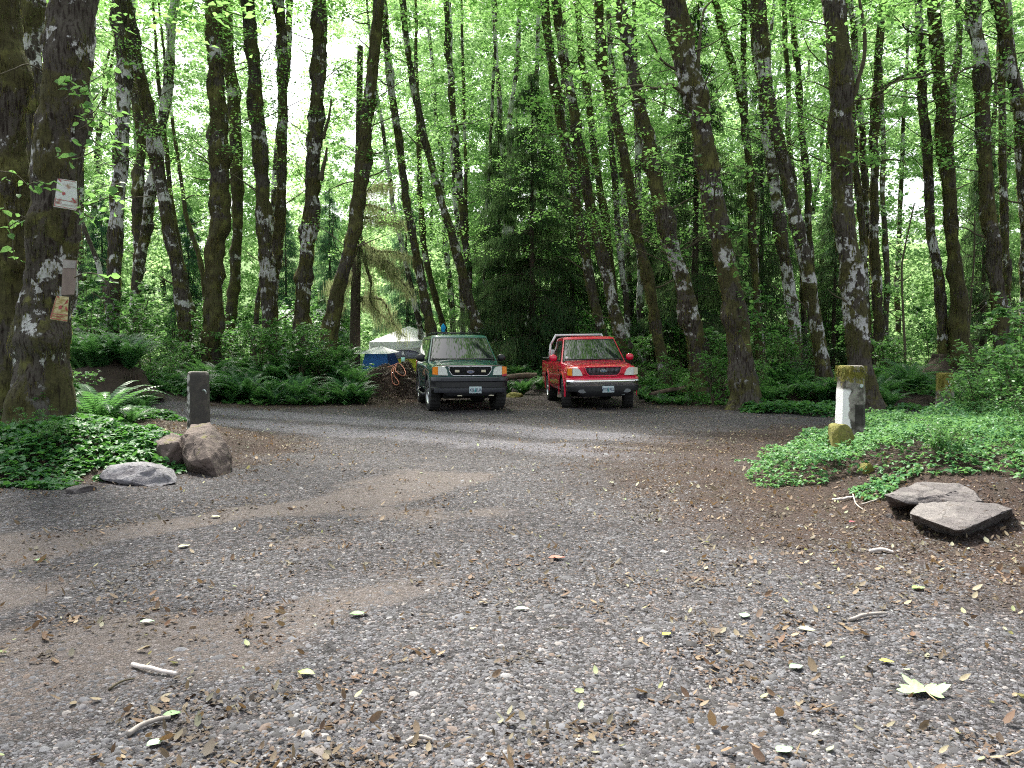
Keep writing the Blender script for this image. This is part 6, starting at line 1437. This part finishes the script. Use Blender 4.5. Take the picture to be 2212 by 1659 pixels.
        for z in np.arange(.89, 1.07, .028): hx = .49 if z > .93 else .43; m.tube([(x, .014 + fy(x), z) for x in np.linspace(-hx, hx, 9)], .004, 4)
        for x in np.arange(-.48, .49, .048): m.tube([(x, .014 + fy(x), .88 if abs(x) < .42 else .94), (x, .014 + fy(x), 1.065)], .004, 4)
        m.build("grille_bars", [M['black_plastic']], root)
        Gs = smooth_curve(dens(G + [G[0]], 3)[:-3], 90); Gs = np.vstack([Gs, Gs[:1]])
        MB().tube([(x, .010 + fy(x), z) for x, z in Gs], .010, 6).build("grille_surround", [M['chrome']], root, True)
        facebar("chrome_strip", lambda x: [(.02, 1.085), (.0, 1.088), (-.002, 1.112), (.03, 1.118)], M['chrome'], .86)
        H = [(-.565, .875), (-.585, 1.00), (-.62, 1.05), (-.68, 1.075), (-.80, 1.078), (-.80, .882)]; Am = [(-.81, .884), (-.81, 1.078), (-.925, 1.07), (-.935, .90)]
        for P, nm, ma in ((H, "headlight", M['lens']), (mirror(H), "headlight", M['lens']), (Am, "turn_signal", M['amber']), (mirror(Am), "turn_signal", M['amber'])): facepatch(nm, dens(P, 3), ma, -.014, .14, .6)
        for x in (-.33, .33): facepatch("fog_lamp", [(x - .055, .945), (x - .055, 1.0), (x + .055, 1.0), (x + .055, .945)], M['lens_yellow'], .002)
        facepatch("repair_tape", [(.80, .845), (.80, .885), (.93, .91), (.93, .85)], plain("red_tape", (.40, .02, .05), .5), -.02, .05, .6)
        px, pz, dy = .11, .535, -.092
        for x in (-.27, .52): MB().tube([(x - .055, -.03, .40), (x + .055, -.03, .40)], .014, 8).tube([(x - .055, -.03, .40), (x - .055, .1, .42)], .012, 6).tube([(x + .055, -.03, .40), (x + .055, .1, .42)], .012, 6).build("tow_hook", [M['lens_yellow']], root, True)
        for sg in (-1, 1):
            MB().tube(smooth_curve([(sg * .92, 1.30, .42), (sg * 1.03, 1.42, .37), (sg * 1.05, 1.6, .36), (sg * 1.05, 3.3, .36), (sg * 1.03, 3.45, .37), (sg * .92, 3.52, .42)], 30), .038, 8).build("running_board", [M['grey_plastic']], root, True)
            MB().tube(smooth_curve([(sg * .60, 2.35, 1.875), (sg * .60, 2.5, 1.925), (sg * .60, 4.5, 1.925), (sg * .60, 4.7, 1.87)], 24), .016, 6).build("roof_rail", [M['black_plastic']], root, True)
        for y in (2.75, 4.2): MB().tube([(-.60, y, 1.925), (.60, y, 1.925)], .014, 6).build("roof_crossbar", [M['black_plastic']], root, True)
        MB().tube([(-.88, .55, 1.13), (-.88, .55, 1.135)], .01).build("antenna_base", [M['black_plastic']], root)
        word, pt, mm = "426 EUA", M['plate'], M['black_plastic']
    else:
        facebar("bumper_cover", lambda x: [(.03, .80), (-.03, .80), (-.065, .775), (-.07, .745), (-.04, .735), (.05, .735)], paintm, kk=1.05)
        facebar("chrome_bumper", lambda x: [(-.03, .748), (-.075, .745), (-.10, .725), (-.105, .69), (-.088, .63 - .02 * abs(x)), (-.07, .585), (.05, .58), (.10, .70)], M['chrome'], .965, kk=1.05)
        facebar("lower_valance", lambda x: [(-.06, .60), (-.088, .59), (-.088, .50), (-.078, .40 + .07 * sstep(.55, .75, abs(x))), (-.02, .335 + .12 * sstep(.55, .75, abs(x))), (.12, .34 + .12 * sstep(.55, .75, abs(x))), (.14, .58)], M['black_plastic'], .95, kk=1.05)
        G = [(-.50, 1.05), (.50, 1.05), (.455, .93), (.41, .865), (.36, .835), (-.36, .835), (-.41, .865), (-.455, .93)]
        facepatch("grille", dens(G), M['void'], .030)
        m = MB()
        for x in np.arange(-.47, .48, .034):
            zl = .845 if abs(x) < .37 else (.88 if abs(x) < .42 else .95); m.tube([(x, .016 + fy(x), zl), (x, .016 + fy(x), 1.042)], .005, 4)
        for z in np.arange(.86, 1.04, .03): hx = .485 * (.78 + .22 * (z - .83) / .22); m.tube([(x, .022 + fy(x), z) for x in np.linspace(-hx, hx, 9)], .003, 4)
        m.build("grille_bars", [plain("grille_metal", (.22, .20, .22), .35, Metallic=.6)], root)
        Gs = dens(G, 6); Gs = np.vstack([Gs, Gs[:1]]); MB().tube([(x, .018 + fy(x), z) for x, z in Gs], .016, 6).build("grille_surround", [paintm], root, True)
        H = [(-.555, .845), (-.575, .90), (-.62, .985), (-.68, 1.025), (-.815, 1.03), (-.815, .845)]; Am = [(-.825, .846), (-.825, 1.03), (-.93, 1.02), (-.94, .86)]
        for P, nm, ma in ((H, "headlight", M['lens']), (mirror(H), "headlight", M['lens']), (Am, "turn_signal", M['amber']), (mirror(Am), "turn_signal", M['lens_yellow'])): facepatch(nm, dens(P, 3), ma, -.008, .14, .6)
        for x in (-.58, .60): MB().disc((x, -.082 + fy(x, 1.05), .475), .045, 20, 'y', .02, rx=.11).build("fog_lamp", [plain("fog_glass", (.16, .17, .18), .15)], root, True, 40)
        for x in (-.30, .50): MB().box((x - .05, -.05, .375), (x + .05, .02, .395)).build("tow_hook", [M['steel']], root, bevel=.004)
        px, pz, dy = .10, .515, -.108
        # bed and rack
        V = MB()
        for sg in (-1, 1): V.box((sg * .90 - .085, 3.90, 1.215), (sg * .90 + .085, 5.60, 1.245))
        V.box((-.9, 5.56, 1.215), (.9, 5.66, 1.245)); V.build("bed_rail_cap", [M['black_plastic']], root, bevel=.008)
        MB().box((-.78, 3.94, .80), (.78, 5.53, .84)).build("bed_floor", [M['void']], root)
        rk = MB()
        P = [(-.93, 3.98, 1.24), (-.885, 3.96, 1.62), (-.72, 3.95, 1.885), (.72, 3.95, 1.885), (.885, 3.96, 1.62), (.93, 3.98, 1.24)]
        for a, b in zip(P[:-1], P[1:]):
            a, b = np.array(a), np.array(b); d_ = (b - a) / np.linalg.norm(b - a); n = np.cross(d_, (0, 1, 0)); w_ = .028
            q = lambda c: [c + n * w_ + (0, w_, 0), c - n * w_ + (0, w_, 0), c - n * w_ - (0, w_, 0), c + n * w_ - (0, w_, 0)]; rk.loft([q(a - d_ * .02), q(b + d_ * .02)])
        rk.build("ladder_rack", [M['rack_white']], root)
        tb = MB().box((-.84, 4.1, 1.0), (-.30, 4.6, 1.47)).build("bed_box", [M['box_grey']], root, bevel=.01)
        MB().disc((-.70, 0, 0), .045, 18, 'y', .002).build("windshield_sticker", [M['white']], root, loc=tuple(fr(-.84, .20) - np.array([-.70, .022, -.012])))
        for sg in (-1, 1): MB().box((sg * 1.0 - .01, 1.40, .92), (sg * 1.0 + .004, 1.50, .98)).build("side_badge", [M['black_plastic']], root)
        word, pt, mm = "WYK 932", M['plate'], paintm
    # plate
    pl = MB().box((px - .155, dy, pz - .078), (px + .155, dy + .008, pz + .078)).build("licence_plate", [pt], root, bevel=.002)
    a, b = word.split(" ")
    text(a, .105, M['plate_ink'], pl, (px - .085, dy - .002, pz - .005), sx=.72, bold=.0012); text(b, .105, M['plate_ink'], pl, (px + .085, dy - .002, pz - .005), sx=.72, bold=.0012)
    MB().add([(px - .028, dy - .0015, pz - .055), (px + .028, dy - .0015, pz - .055), (px, dy - .0015, pz + .055)], None, [(0, 1, 2)]).build("tree_mark", [M['plate_tree']], pl)
    # emblem
    ey = -.006 if S else .0; em = MB().disc((0, ey, .955), .036, 28, 'y', .012, rx=.092).build("emblem", [M['chrome']], root, True, 40); MB().disc((0, ey - .007, .955), .029, 28, 'y', .004, rx=.083).build("emblem_field", [M['emblem']], em, True, 40)
    o = text("Ford", .046, M['chrome'], em, (0, ey - .0095, .957), sx=1.25)
    # mirrors, wipers
    for sg in (-1, 1):
        mz = 1.27 if S else 1.26; my = 1.72; V = []
        for h in np.linspace(-1, 1, 9):
            q = math.sqrt(max(.02, 1 - abs(h) ** 2.6)); V.append([(sg * (1.10 + .125 * q * math.cos(a) * (abs(math.cos(a)) ** -.35 if abs(math.cos(a)) > .05 else 1) * .9), my + .075 * q * math.sin(a), mz + .095 * h) for a in np.linspace(0, 2 * PI, 20, endpoint=False)])
        mo = MB().loft(V).build("mirror", [mm if not S else M['black_plastic']], root, True); MB().box((sg * 1.0 - .10, my - .02, mz - .085), (sg * 1.0 + .04, my + .05, mz - .035)).build("mirror_arm", [M['black_plastic']], mo, bevel=.01)
    for x0, x1 in ((-.62, -.02), (.02, .66)):
        P = [fr(x0 / .9, .035) + [0, -.02, .0], fr((x0 * .5 + x1 * .5) / .9, .085) + [0, -.024, .004], fr(x1 / .9, .10) + [0, -.026, .006]]
        MB().tube(smooth_curve(P, 10), .010, 5).build("wiper", [M['black_plastic']], root)
    MB().tube(smooth_curve([fr(x, .0) + [0, -.035, .095 if S else .10] for x in np.linspace(-.9, .9, 9)], 24), .02, 5).build("cowl", [M['black_plastic']], root)
    # tall tail light strips
    for sg in (-1, 1): MB().box((sg * .90 - .05, L - .09, .80), (sg * .90 + .045, L - .02, 1.15)).build("tail_light", [plain("tail_light", (.35, .01, .01), .2)], root, bevel=.01)
    return root
vehicle('suv'); vehicle('pickup')
bpy.context.view_layer.update()
print("objects", len(bpy.data.objects), "script bytes ok")
